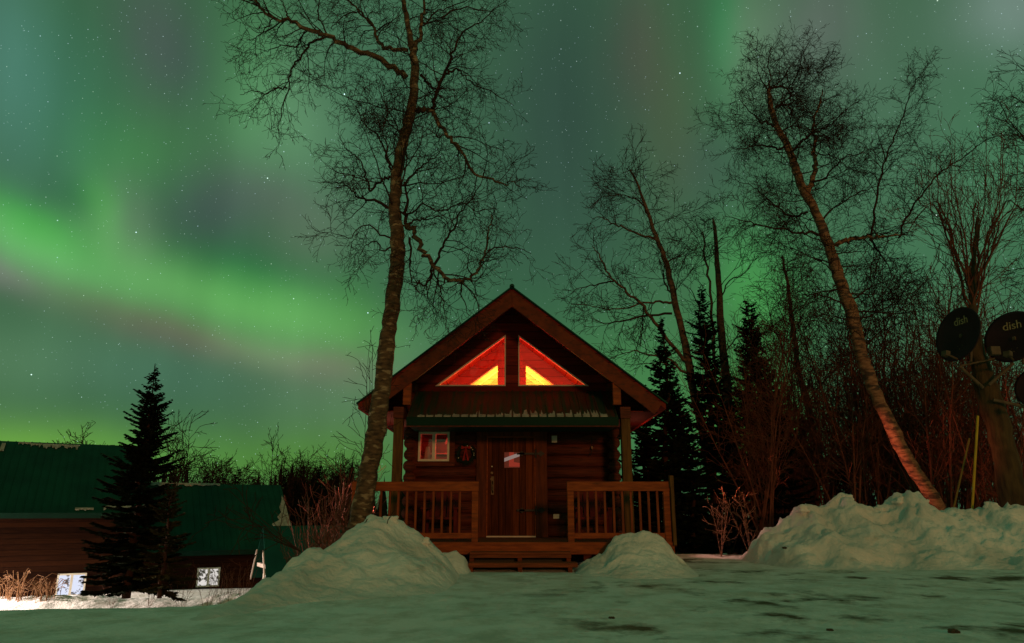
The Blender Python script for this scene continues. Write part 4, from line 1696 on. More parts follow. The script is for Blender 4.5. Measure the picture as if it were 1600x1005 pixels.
# --- the leaning birch on the right
limbs = [
    (.5, .04, .01, [(1201, 140), (1214, 137), (1228, 137), (1236, 150), (1240, 130), (1250, 105)]),
    (-.3, .03, .008, [(1201, 140), (1204, 118), (1200, 98), (1206, 75)]),
    (.5, .025, .006, [(1203, 142), (1220, 125), (1235, 105), (1248, 90)]),
    (-.5, .025, .006, [(1203, 145), (1190, 125), (1183, 105), (1190, 85)]),
    (.2, .025, .006, [(1215, 165), (1240, 150), (1262, 135), (1275, 120)]),
    (.3, .045, .012, [(1212, 168), (1222, 164), (1232, 164), (1238, 180), (1250, 172)]),
    (.9, .09, .018, [(1262, 302), (1271, 282), (1273, 262), (1271, 239), (1273, 215), (1271, 191), (1280, 165), (1285, 140)]),
    (-.8, .08, .022, [(1307, 383), (1322, 376), (1339, 372), (1355, 371), (1371, 370), (1390, 369), (1408, 368)]),
    (-.3, .035, .008, [(1361, 369), (1366, 330), (1375, 280), (1383, 251), (1395, 222), (1406, 195), (1414, 168), (1422, 145), (1436, 120), (1452, 100)]),
    (.3, .02, .006, [(1383, 251), (1376, 222), (1368, 205)]),
    (-.8, .035, .008, [(1404, 372), (1412, 350), (1430, 319), (1450, 292), (1470, 271), (1492, 254), (1514, 239), (1546, 217), (1594, 209)]),
    (.5, .035, .008, [(1359, 374), (1370, 390), (1382, 404), (1392, 425), (1402, 440)]),
    (-1.0, .045, .008, [(1282, 366), (1265, 363), (1247, 364), (1215, 356), (1180, 350), (1155, 342), (1132, 338)]),
    (.9, .04, .008, [(1262, 331), (1246, 338), (1231, 337), (1210, 320), (1192, 303), (1172, 290), (1152, 283)]),
    (-.7, .04, .008, [(1233, 235), (1222, 230), (1211, 232), (1195, 226), (1180, 227), (1160, 233), (1140, 231)]),
    (.6, .035, .008, [(1208, 199), (1198, 190), (1188, 191), (1174, 175), (1160, 163), (1154, 150)]),
    (.8, .04, .008, [(1240, 235), (1259, 215), (1280, 205), (1299, 195), (1323, 171), (1347, 155)]),
    (-.9, .035, .008, [(1270, 285), (1290, 276), (1305, 258), (1323, 244), (1345, 240)]),
    (.6, .03, .008, [(1312, 452), (1300, 455), (1292, 465), (1286, 480), (1278, 486)]),
    (-.5, .025, .006, [(1222, 205), (1240, 195), (1255, 180), (1290, 190)]),
    (.9, .03, .006, [(1285, 345), (1310, 320), (1345, 300), (1380, 290), (1410, 292)]),
    (-.9, .03, .006, [(1330, 478), (1305, 470), (1280, 460), (1262, 470), (1240, 500)]),
    (.8, .03, .006, [(1345, 545), (1375, 520), (1400, 480), (1420, 440)]),
]
C2 = dict(BIRCH)
C2.update(len=[2.0, 1.3, .58, .25], gap=[.3, .14, .11, .085], rmin=.0042, r=[.03, .018, .009, .006])
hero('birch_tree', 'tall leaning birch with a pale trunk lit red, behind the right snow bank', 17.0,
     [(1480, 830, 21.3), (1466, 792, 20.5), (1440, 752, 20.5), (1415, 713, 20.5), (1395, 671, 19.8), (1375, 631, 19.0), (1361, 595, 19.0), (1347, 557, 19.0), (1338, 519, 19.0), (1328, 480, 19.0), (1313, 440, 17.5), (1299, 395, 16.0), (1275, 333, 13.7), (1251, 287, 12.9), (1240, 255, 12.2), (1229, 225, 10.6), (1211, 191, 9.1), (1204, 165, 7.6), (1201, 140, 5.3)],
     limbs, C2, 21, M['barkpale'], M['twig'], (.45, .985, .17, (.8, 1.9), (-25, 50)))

# --- mid distance birches
C3 = dict(n=[7, 6, 5, 4], wig=[.2, .28, .3, .3], grav=[.04, .0, -.02, -.02], k=[4, 3, 3, 3], gap=[.3, .26, .16, .16], len=[2.2, 1.2, .55, .28], ang=[(30, 60), (25, 60), (25, 60), (25, 60)], r=[.03, .015, .008, .006], rmin=.0055)
limbs = [
    (.8, .05, .010, [(1027, 376), (1000, 366), (975, 356), (958, 350), (940, 340), (925, 342)]),
    (-.6, .03, .008, [(1013, 336), (998, 315), (975, 305), (955, 305), (940, 300)]),
    (-.4, .03, .007, [(998, 293), (984, 268), (976, 262)]),
    (-.8, .075, .014, [(1076, 575), (1055, 545), (1031, 511), (1005, 480), (980, 456), (959, 440), (945, 418), (936, 398), (925, 385)]),
    (.6, .05, .010, [(1055, 474), (1040, 472), (1020, 472), (990, 478), (959, 484), (925, 478), (893, 476)]),
    (-.7, .045, .010, [(1050, 490), (1010, 492), (975, 500), (950, 505), (925, 498)]),
    (.9, .05, .010, [(1083, 592), (1059, 573), (1040, 560), (1019, 555), (995, 549), (979, 551), (955, 561)]),
    (.4, .04, .010, [(1052, 460), (1040, 445), (1036, 425), (1030, 405)]),
    (-.6, .03, .008, [(959, 440), (930, 445), (905, 450), (890, 462)]),
    (-.5, .03, .008, [(1041, 412), (1060, 400), (1072, 385)]),
    (.5, .03, .008, [(1005, 480), (1003, 510), (1000, 545)]),
]
C3a = dict(C3)
C3a.update(gap=[.3, .17, .13, .14], len=[2.2, 1.2, .58, .3])
hero('birch_tree', 'slender birch just right of the cabin roof, limbs reaching left', 20.5,
     [(1130, 840, 14.8), (1118, 780, 14.8), (1106, 720, 14.0), (1097, 670, 13.3), (1083, 607, 12.5), (1071, 539, 10.9), (1055, 472, 10.1), (1041, 412, 8.6), (1027, 374, 7.0), (1013, 336, 5.5), (998, 293, 3.9), (984, 264, 2.3)],
     limbs, C3a, 33, M['barkmid'], M['twig'], (.55, .99, .30, (.8, 2.0), (0, 55)))
limbs = [
    (.0, .085, .03, [(1131, 740), (1124, 690), (1117, 620), (1116, 560), (1113, 510), (1108, 440), (1102, 400), (1098, 362)]),
    (.4, .02, .006, [(1100, 380), (1094, 360), (1082, 345)]),
    (-.3, .02, .006, [(1104, 415), (1096, 400), (1085, 395)]),
    (.2, .02, .006, [(1120, 380), (1130, 372), (1150, 368), (1165, 350)]),
    (-.7, .03, .008, [(1124, 470), (1140, 440), (1165, 425), (1180, 400)]),
    (.6, .03, .008, [(1130, 560), (1150, 530), (1185, 515), (1210, 480)]),
    (-.4, .03, .008, [(1112, 500), (1095, 480), (1080, 455), (1070, 445)]),
]
hero('birch_tree', 'broken topped birch with two upright trunks between the spruces', 21.5,
     [(1160, 840, 15.8), (1154, 782, 15.8), (1146, 710, 14.4), (1139, 639, 13.7), (1131, 559, 13.0), (1125, 480, 10.1), (1121, 412, 7.9), (1116, 355, 5.0), (1114, 340, 1.4)],
     limbs, C3, 44, M['barkmid'], M['twig'], (.45, .9, .5, (.5, 1.6), (0, 60)))
hero('birch_tree', 'thin dark leaning tree between the broken birch and the pale leaning one', 21.0,
     [(1302, 820, 11.2), (1295, 778, 11.2), (1276, 698, 10.4), (1260, 627, 9.6), (1250, 590, 8.8), (1244, 551, 8.0), (1238, 500, 6.4), (1230, 440, 4.8), (1222, 400, 3.2)],
     [(.5, .03, .008, [(1262, 630), (1285, 600), (1310, 570), (1330, 520)]), (-.5, .03, .008, [(1250, 580), (1225, 550), (1205, 500), (1195, 450)])], C3, 55, M['barkmid'], M['twig'], (.4, .99, .28, (1, 2.6), (10, 65)))

# --- willow carrying the dishes
limbs = []
rgw = random.Random(5)
for k in range(13):
    x1 = 1405 + k * 19 + rgw.uniform(-10, 10)
    ty = 185 + rgw.uniform(-10, 90) + abs(k - 8) * 14
    xb = 1518 + rgw.uniform(-5, 8)
    yb = 505 - rgw.uniform(0, 60)
    mx_ = xb + (x1 - xb) * .58
    limbs.append((rgw.uniform(-1.6, 1.6), .03, .007, [(xb, yb), ((xb + mx_) / 2 - 2, yb - 60), (mx_, yb - 130), (x1 * .8 + mx_ * .2, (yb + ty) / 2 - 40), (x1, ty)]))
C4 = dict(C3)
C4.update(grav=[.12, .10, .06, .02], ang=[(20, 40), (18, 42), (20, 45), (20, 45)], gap=[.3, .24, .22, .2], len=[2.2, 1.3, .55, .25], rmin=.005)
hero('willow_tree', 'thick leaning willow carrying the satellite dishes, sprouting reddish upright stems', 15.8,
     [(1600, 830, 45.9), (1588, 795, 42.9), (1577, 745, 38.5), (1566, 690, 35.5), (1553, 640, 34.0), (1540, 600, 31.1), (1530, 565, 26.6), (1522, 520, 17.8), (1519, 475, 11.1), (1521, 430, 8.1), (1522, 400, 6.7), (1528, 340, 4.4)],
     limbs, C4, 66, M['willow'], M['twigred'], (.75, .95, .5, (.8, 1.6), (40, 75)))
# tree at the far right edge
hero('birch_tree', 'bare tree at the right edge whose twigs reach into the frame above the dishes', 19.0,
     [(1700, 830, 30), (1690, 700, 28), (1680, 560, 26), (1672, 420, 22), (1665, 300, 18), (1660, 200, 13), (1655, 120, 9)],
     [(-.6, .04, .008, [(1668, 330), (1640, 290), (1612, 240), (1598, 215), (1575, 185), (1562, 160)]), (.5, .04, .008, [(1662, 230), (1635, 190), (1605, 165), (1580, 150), (1560, 165)]),
      (-.3, .03, .008, [(1660, 190), (1630, 150), (1605, 115), (1588, 98)]), (.8, .03, .008, [(1675, 480), (1640, 440), (1600, 420), (1570, 425)])], C3a, 77, M['barkmid'], M['twig'], (.45, .95, .35, (1, 2.5), (0, 60)))


# --- spruces
def spruce_mesh(seed, h, w, dens=1.0, droop=-.25, bare=.06, gap=.17, sprig=.17, nb=(5, 8), power=.85):
    rg = random.Random(seed)
    TT = Tubes()
    n = 9
    TT.add([(rg.uniform(-.02, .02) * i, rg.uniform(-.02, .02) * i, h * i / (n - 1)) for i in range(n)], [max(.008, .018 * h * (1 - i / (n - 1)) + .004) for i in range(n)], 8)
    V, Fc = [], []
    z = h * bare
    def sprigs(c, d, ls, wd):
        q = Vector((-d.y, d.x, rg.uniform(-.4, .4) * ls))
        q = q.normalized() * wd
        k = len(V)
        m_ = c + d * .4
        up = Vector((0, 0, wd * .8))
        V.extend([c, m_ + q, c + d, m_ - q, m_ + up, m_ - up])
        Fc.extend([(k, k + 1, k + 2, k + 3), (k, k + 4, k + 2, k + 5)])
    tier = 0
    while z < h * .975:
        t = z / h
        tier += 1
        wr = w * (1 - t) ** power * rg.uniform(.72, 1.12) * (1.0 if tier % 2 else .78) * min(1, .62 + 1.9 * t) + .03
        for b in range(rg.randint(*nb) if t < .85 else 5):
            if rg.random() > dens:
                continue
            f = rg.uniform(0, TWO_PI)
            Lb = wr * rg.uniform(.42, 1.15) * (1 + .16 * math.sin(f * 2 + seed) + .10 * math.sin(f * 3 + z * 2.1))
            Lb = min(Lb, w * .82 * rg.uniform(.85, 1.1))
            cf, sf = math.cos(f), math.sin(f)
            sl = droop * (1 - t) + .30 * t - .1
            dz0 = rg.uniform(-.05, .05)
            ns = max(3, int(Lb / .038))
            pts = [(cf * Lb * u, sf * Lb * u, z + dz0 + Lb * (sl * u + .30 * u * u)) for u in (0, .33, .66, 1)]
            sl_j = rg.uniform(-.12, .12)
            pts = [(a_, b_, c_ + sl_j * Lb * i_ / 3) for i_, (a_, b_, c_) in enumerate(pts)]
            TT.add(pts, [.005 + .010 * Lb * (1 - i / 3) for i in range(4)], 3)
            k_ = (.40 + .60 * (1 - t))
            for i in range(ns):
                u = .12 + .88 * (i + rg.random()) / ns
                c = Vector((cf * Lb * u, sf * Lb * u, z + dz0 + Lb * ((sl + sl_j) * u + .30 * u * u)))
                for sd in (-1, 1, 0, rg.choice((-1, 1))):
                    ang = f + sd * R(rg.uniform(30, 70))
                    ls = sprig * rg.uniform(.6, 1.25) * k_ * (1.2 - .3 * u) * (1 + .5 * Lb * (1 - u))
                    d = Vector((math.cos(ang), math.sin(ang), rg.uniform(-.35, .10)))
                    if sd == 0:
                        d.z = rg.uniform(-1.0, .1)
                        ls *= .55
                    sprigs(c, d.normalized() * ls, ls, .010 + .13 * ls)
        z += gap * rg.uniform(.75, 1.3) * (1.25 - .75 * t)
    for i in range(26):
        u = i / 26
        c = Vector((0, 0, h * (.93 + .07 * u)))
        f = rg.uniform(0, TWO_PI)
        ls = .09 * (1 - .6 * u) * (h / 6) ** .5
        sprigs(c, Vector((math.cos(f), math.sin(f), .8)).normalized() * ls, ls, .012)
    return TT.mesh('trunk', M['twig']), mesh_np('needles', np.array([tuple(v) for v in V]), np.array(Fc), M['spruce'], smooth=False)


def spruce(label, px, ytop, ybase, Y, wpx, seed, group=None, mat=None, rot=0, **k):
    pt_, pb = P(px, ytop, Y), P(px, ybase, Y)
    h = pt_.z - pb.z
    w = wpx / F * Y
    tm, nm = spruce_mesh(seed, h, w, **k)
    b = (pt_.x, Y, pb.z)
    t = thing('spruce_tree', label, 'tree', b, group)
    link('trunk', tm, t)
    if mat:
        nm.materials.clear()
        nm.materials.append(mat)
    link('crown', nm, t)
    return t


spruce('tall dark spruce in front of the long house on the left', 243, 568, 935, 20.0, 88, 1, power=.80, gap=.145, nb=(11, 15), droop=-.34, sprig=.17, bare=.06)
spruce('small sparse lit-toned spruce between the tall spruce and the bright window', 272, 735, 935, 19.0, 62, 2, mat=M['sprucelit'], dens=.75, gap=.12, droop=-.45, sprig=.13)
spruce('slim spruce right beside the cabin eave', 1032, 495, 860, 18.5, 78, 3, dens=.95, power=.9, gap=.16, nb=(8, 10), droop=-.3)
spruce('spruce with a ragged top left of the broken birch', 1094, 443, 860, 20.0, 78, 4, dens=.9, power=.75, gap=.17, nb=(8, 11))
spruce('dark spruce right of the broken birch', 1168, 462, 860, 20.5, 92, 5, dens=.95, power=.7, gap=.16, nb=(8, 11))
spruce('low spruce whose top shows behind the right snow bank', 1318, 690, 850, 20.0, 60, 6)
spruce('short bushy spruce behind the gap beside the cabin', 1072, 640, 870, 18.8, 75, 8, power=.6)
spruce('short spruce behind the broken birch near the snow bank end', 1215, 640, 860, 19.5, 60, 9, power=.7)
spruce('dark bushy spruce close behind the right porch corner', 1000, 600, 870, 20.5, 70, 10, power=.6)

for k_, (px_, yt_, Y_, w_, lab_) in enumerate([(1050, 560, 22.5, 62, 'spruce half hidden between the slim spruce and the ragged one'), (1128, 545, 23, 66, 'spruce standing behind the two upright trunks'), (1205, 570, 22.8, 66, 'spruce at the left end of the alder thicket'),
                                               (1010, 660, 19.2, 66, 'squat spruce tucked against the porch corner'), (1250, 650, 22.5, 60, 'small spruce behind the thin dark leaning tree')]):
    spruce(lab_, px_, yt_, 870, Y_, w_, 30 + k_, power=.75, gap=.19, nb=(7, 10))

# --- distant trees behind the houses


def bare_mesh(seed, h, spread=.28, C=None, stems=1, r0=.010, leans=(.08, .42)):
    rg = random.Random(seed)
    TT, CC = Tubes(), Tubes()
    for s in range(stems):
        n = 9
        a = rg.uniform(0, TWO_PI)
        lean = rg.uniform(.02, .10) if stems == 1 else rg.uniform(*leans)
        hh = h * rg.uniform(.75, 1)
        px = py = 0
        pts = []
        for i in range(n):
            u = i / (n - 1)
            pts.append((math.cos(a) * lean * hh * u ** 1.1 + rg.uniform(-.02, .02) * hh * u * .5, math.sin(a) * lean * hh * u ** 1.1 + rg.uniform(-.02, .02) * hh * u * .5, hh * u))
        rr = [max(.004, r0 * hh * (1 - .9 * i / (n - 1))) for i in range(n)]
        TT.add(pts, rr, 6)
        cnt = int(hh / C['gap'][0])
        for j in range(cnt):
            t = .22 + .78 * (j + rg.random()) / cnt
            i = min(int(t * (n - 1)), n - 2)
            u = t * (n - 1) - i
            p = tuple(Vector(pts[i]).lerp(Vector(pts[i + 1]), u))
            f = rg.uniform(0, TWO_PI)
            up = math.sin(R(rg.uniform(25, 62)))
            hz = math.sqrt(1 - up * up)
            grow(CC, rg, p, (math.cos(f) * hz, math.sin(f) * hz, up), hh * spread * (1.2 - .8 * t) * rg.uniform(.6, 1.2), rr[i] * .45, 0, C)
    return TT, CC


CD = dict(n=[5, 4, 4], wig=[.18, .25, .3], grav=[.05, .02, .0], k=[3, 3, 3], gap=[.16, .28, .2], len=[2, .9, .45], ang=[(25, 55), (25, 55), (25, 55)], r=[.03, .014, .011], rmin=.010)
protos = []
for s in range(5):
    TT, CC = bare_mesh(100 + s, 6.0, .26, CD)
    protos.append((TT.mesh('trunk', M['twig']), CC.mesh('crown', M['twig'])))
sp_protos = [spruce_mesh(200 + s, 6.0, 1.1 + .15 * s, gap=.2, nb=(5, 7), sprig=.22) for s in range(3)]
rg = random.Random(17)


def put(protos, name, label, group, cat, x, y, h, rz, i, h0=6.0, z=None):
    b = (x, y, Hs(x, y) - .1 if z is None else z)
    t = thing(name, label, cat, b, group)
    t.scale = (h / h0,) * 3
    t.rotation_euler = (0, 0, rz)
    for nme, me in zip(('trunk', 'crown'), protos[i % len(protos)]):
        link(nme, me, t)
    return t



def put_px(protos, name, label, group, px, ytop, Y, i):
    p = P(px, ytop, Y)
    z = Hs(p.x, Y) - .1
    a, f, u = ray(px, 760)
    return put(protos, name, label, group, 'tree', p.x, Y, max(.5, p.z - z), rg.uniform(0, 6.28), i)


BG = 'bare trees on the skyline behind the houses'
put_px(protos, 'bare_tree', 'tall bare birch on the skyline between the tall spruce and the lower house', BG, 308, 655, 42, 0)
put_px(protos, 'bare_tree', 'narrow bare birch rising alone above the snowy roof end', BG, 432, 688, 45, 1)
for k, (px, yt) in enumerate([(275, 668), (292, 690), (340, 712), (352, 716), (376, 732), (460, 718), (478, 722), (508, 718), (520, 722), (545, 712), (552, 730), (82, 668), (112, 680), (130, 674), (146, 672), (488, 712), (535, 700), (330, 722), (415, 742), (500, 735), (285, 700), (300, 680), (318, 705), (326, 712), (347, 725), (360, 722), (384, 740), (395, 738), (442, 715), (450, 728), (468, 728), (484, 730), (496, 722), (512, 728), (528, 722), (540, 728), (556, 720), (448, 740), (532, 742), (268, 690)] + [(440 + q_ * 5.1, 712 + (q_ * 37 % 29)) for q_ in range(28)] + [(280 + q_ * 9, 724 + (q_ * 23 % 19)) for q_ in range(14)]):
    put_px(protos, 'bare_tree', 'small bare tree on the skyline behind the houses on the left', BG, px, yt, 44 + (k * 7) % 14, k + 1)
SG = 'small spruces on the skyline behind the houses'
for k, (px, yt) in enumerate([(374, 728), (366, 735), (474, 722), (499, 724), (397, 742), (322, 738), (425, 745), (452, 735), (515, 745), (540, 742), (465, 748), (350, 740), (488, 745), (528, 735), (556, 745)] + [(445 + q_ * 9, 740 + (q_ * 31 % 19)) for q_ in range(12)]):
    put_px(sp_protos, 'spruce_tree', 'small dark spruce on the skyline behind the houses on the left', SG, px, yt + 2, 40 + (k * 5) % 12, k)

# far-off wood along the horizon, one mass
rgf = random.Random(91)
V, Fc = [], []
for k in range(2600):
    a = rgf.uniform(-1.15, 1.15)
    dist = rgf.uniform(62, 110)
    x, y = math.sin(a) * dist, math.cos(a) * dist
    h = rgf.uniform(3.5, 7.5) * (1 if rgf.random() < .85 else 1.25)
    if a > .15:
        h *= .62
    w = h * rgf.uniform(.09, .17)
    zg = Hs(x, y) - .3
    nl = 6
    for l_ in range(nl):
        z0 = zg + h * l_ / nl * .95
        z1 = z0 + h * .30
        ww = w * (1 - l_ / nl) * rgf.uniform(.7, 1.2) + .05
        k0 = len(V)
        m_ = 5
        ph = rgf.uniform(0, 6.28)
        for j in range(m_):
            f = ph + TWO_PI * j / m_
            rr = ww * rgf.uniform(.6, 1.3)
            V.append((x + math.cos(f) * rr, y + math.sin(f) * rr, z0 + rgf.uniform(-.1, .1)))
        V.append((x, y, min(z1, zg + h)))
        for j in range(m_):
            Fc.append((k0 + j, k0 + (j + 1) % m_, k0 + m_))
tag(link('distant_wood', mesh_np('distant_wood', np.array(V), np.array(Fc), M['spruce'], smooth=False)), 'dark far-off wood closing the horizon', 'wood', kind='stuff')

# --- alder thicket
CA = dict(n=[6, 5, 4], wig=[.22, .28, .3], grav=[.06, .04, .0], k=[3, 3, 3], gap=[.30, .34, .26], len=[1.6, .75, .35], ang=[(25, 55), (25, 60), (25, 60)], r=[.02, .010, .006], rmin=.0048)
alders = []
for s in range(6):
    TT, CC = bare_mesh(300 + s, 4.5, .30, CA, stems=5, r0=.0065)
    alders.append((TT.mesh('trunk', M['twigred']), CC.mesh('crown', M['twigred'])))
AG = 'bare alders of the thicket behind the right snow bank'
rg = random.Random(23)
for k in range(50):
    px = 1180 + (k * 31 % 50) * 9.8 + rg.uniform(-8, 8)
    Y = 17.4 + (k * 17 % 23) * .36 + rg.uniform(-.2, .2)
    if px < 1450 and Y < 19.2:
        Y += 2.2
    x = (px - 800) / F * Y * .97
    top = P(px, rg.uniform(410, 660) if px > 1300 else rg.uniform(480, 680), Y).z + .8
    put(alders, 'alder_shrub', 'many-stemmed bare alder in the thicket behind the right snow bank', AG, 'shrub', x, Y, top, rg.uniform(0, 6.28), k, 4.5)
for k in range(16):
    px = 930 + k * 22 + rg.uniform(-8, 8)
    Y = 20 + (k * 7 % 9) * .6
    x = (px - 800) / F * Y * .97
    put(alders, 'alder_shrub', 'many-stemmed bare alder among the spruces right of the cabin', 'bare alders among the spruces', 'shrub', x, Y, rg.uniform(2.6, 4.2), rg.uniform(0, 6.28), k, 4.5)
# tall thin saplings over the thicket
saps = []
for s in range(4):
    TT, CC = bare_mesh(400 + s, 7.0, .20, dict(CA, grav=[.08, .04, .0], gap=[.22, .26, .2]), stems=3, r0=.0050)
    saps.append((TT.mesh('trunk', M['twigred']), CC.mesh('crown', M['twigred'])))
for k, px in enumerate((1195, 1225, 1385, 1440, 1470, 1500, 1550, 1585, 1610, 1350, 1415, 1180, 1210, 1240, 1270, 1365, 1400, 1425, 1455, 1485, 1330, 1255, 1202, 1233, 1262, 1290, 1345, 1375, 1392, 1432, 1448, 1478, 1512, 1540, 1568)):
    Y = 18.0 + (k * 5 % 11) * .5
    x = (px - 800) / F * Y * .97
    put(saps, 'alder_sapling', 'tall thin bare sapling rising out of the thicket on the right', 'tall saplings in the right thicket', 'sapling', x, Y, rg.uniform(5.6, 8.2) * (.95 if px < 1300 else 1), rg.uniform(0, 6.28), k, 7.0)

# pale shrub in the gap, lit from the side
CG = dict(n=[7, 6, 4], wig=[.25, .3, .3], grav=[.04, .0, .0], k=[4, 3, 3], gap=[.35, .3, .22], len=[.8, .4, .2], ang=[(20, 50), (25, 60), (25, 60)], r=[.012, .008, .005], rmin=.0045)
for k, (px, yt, Y, lab) in enumerate([(1120, 770, 16.8, 'pale forked bare shrub lit from the side in the gap beside the cabin'), (1166, 772, 16.4, 'pale bare shrub in the gap nearest the right snow bank')]):
    TT, CC = bare_mesh(500 + k, 1.5, .42, dict(CG, gap=[.26, .35, .25], wig=[.3, .3, .3]), stems=5, r0=.0075)
    p = P(px, yt, Y)
    b = (p.x, Y, Hs(p.x, Y) - .05)
    t = thing('bare_shrub', lab, 'shrub', b)
    t.scale = ((p.z - b[2]) / 1.5,) * 3
    link('trunk', TT.mesh('trunk', M['barkpale']), t)
    link('crown', CC.mesh('crown', M['barkpale']), t)
# brushwood behind the left mound
TTs = []
for s in range(4):
    TT, CC = bare_mesh(600 + s, 2.0, .24, dict(CG, gap=[.3, .45, .25], grav=[.2, .15, .0], wig=[.12, .15, .2], rmin=.0035), stems=6, r0=.0035)
    TTs.append((TT.mesh('trunk', M['barkmid']), CC.mesh('crown', M['twigred'])))
BGp = 'bare bushes behind the big snow mound'
for k, (px, yt, Y) in enumerate([(520, 750, 14.0), (548, 725, 14.6), (506, 775, 13.4), (560, 750, 13.6), (535, 765, 15.5), (500, 762, 17), (515, 745, 19), (490, 800, 14.0), (480, 835, 13.0), (530, 740, 16.5), (550, 755, 17.5), (496, 790, 15.2), (470, 850, 12.8), (385, 880, 19), (366, 888, 20), (350, 885, 20.5), (290, 880, 20.2), (240, 880, 20.4), (180, 895, 20.6), (330, 880, 19.6)]):
    p = P(px, yt, Y)
    z = Hs(p.x, Y) - .1
    lab = 'bare reddish bush on the slope behind the big snow mound' if k < 13 else 'bare bush below the windows of the lower house'
    put(TTs, 'bare_shrub', lab, BGp if k < 13 else 'bare bushes below the lower house', 'shrub', p.x, Y, max(.5, p.z - z), rg.uniform(0, 6.28), k, 2.0, z)
# sapling at the left of the big birch
TT, CC = bare_mesh(704, 4.0, .15, leans=(.02, .12), C= dict(CG, gap=[.35, .5, .3], len=[1, .5, .25], rmin=.0035), stems=4, r0=.0030)
p = P(585, 500, 13.6)
b = (p.x + .1, 13.6, -.8)
t = thing('young_birch', 'thin young birch growing close behind the big birch trunk', 'sapling', b)
t.scale = ((p.z + .8) / 4,) * 3
link('trunk', TT.mesh('trunk', M['twig']), t)
link('crown', CC.mesh('crown', M['twig']), t)

# twigs stuck in the mound
for k, (px, py, Y, hgt, lean, lab) in enumerate([(575, 835, 10.9, .26, -.05, 'short dark twig standing upright in the big mound'), (602, 822, 11.0, .22, .12, 'leaning dark twig at the top of the big mound'),
                                                 (566, 824, 11.0, .12, .08, 'tiny twig left on the crest of the big mound'), (505, 860, 10.3, .18, -.2, 'bent twig on the left shoulder of the big mound')]):
    p = P(px, py, Y)
    t = thing('twig', lab, 'twig', tuple(p))
    T_ = Tubes()
    T_.add([(0, 0, -.12), (lean * .3, 0, hgt * .4), (lean, 0, hgt)], [.007, .006, .004], 4)
    T_.add([(lean * .3, 0, hgt * .4), (lean * .3 + .05, 0, hgt * .62)], [.004, .003], 3)
    link('stem', T_.mesh('stem', M['twig']), t)

# fallen brush on the left shoulder of the mound
TT, CC = bare_mesh(720, 1.3, .4, CG, stems=6, r0=.006)
p = P(470, 862, 10.4)
t = thing('fallen_brush', 'fallen dark brushwood lying on the left shoulder of the big mound', 'brushwood', tuple(p))
t.rotation_euler = (R(20), R(-58), R(10))
link('stems', TT.mesh('stems', M['twig']), t)
link('side_twigs', CC.mesh('side_twigs', M['twig']), t)

# dry grass
rgg = random.Random(4)
for k, (px, py, Y, hgt, lab) in enumerate([(8, 936, 21.6, .75, 'dry orange grass clump at the left frame edge'), (26, 936, 21.3, .95, 'taller dry orange grass clump second from the left edge'),
                                           (58, 934, 21.4, .6, 'low arching dry grass left of the bright window'), (72, 934, 21.2, .62, 'dry grass clump right against the bright window')]):
    p = P(px, py, Y)
    T_ = Tubes()
    for j in range(26):
        bx_, by_ = rgg.gauss(0, .12), rgg.gauss(0, .12)
        f = rgg.uniform(0, TWO_PI)
        l_ = rgg.uniform(.1, .55) * hgt
        h_ = hgt * rgg.uniform(.3, .85)
        T_.add([(bx_, by_, -.2), (bx_ + math.cos(f) * l_ * .3, by_ + math.sin(f) * l_ * .3, h_ * .6), (bx_ + math.cos(f) * l_, by_ + math.sin(f) * l_, h_), (bx_ + math.cos(f) * l_ * 1.4, by_ + math.sin(f) * l_ * 1.4, h_ * .92)], [.009, .008, .007, .012], 3)
    o = link('grass_clump', T_.mesh('grass_clump', M['grass']), None, tuple(p))
    tag(o, lab, 'grass', 'dry grass clumps by the long house')

# ------------------------------------------------------------------ satellite dishes


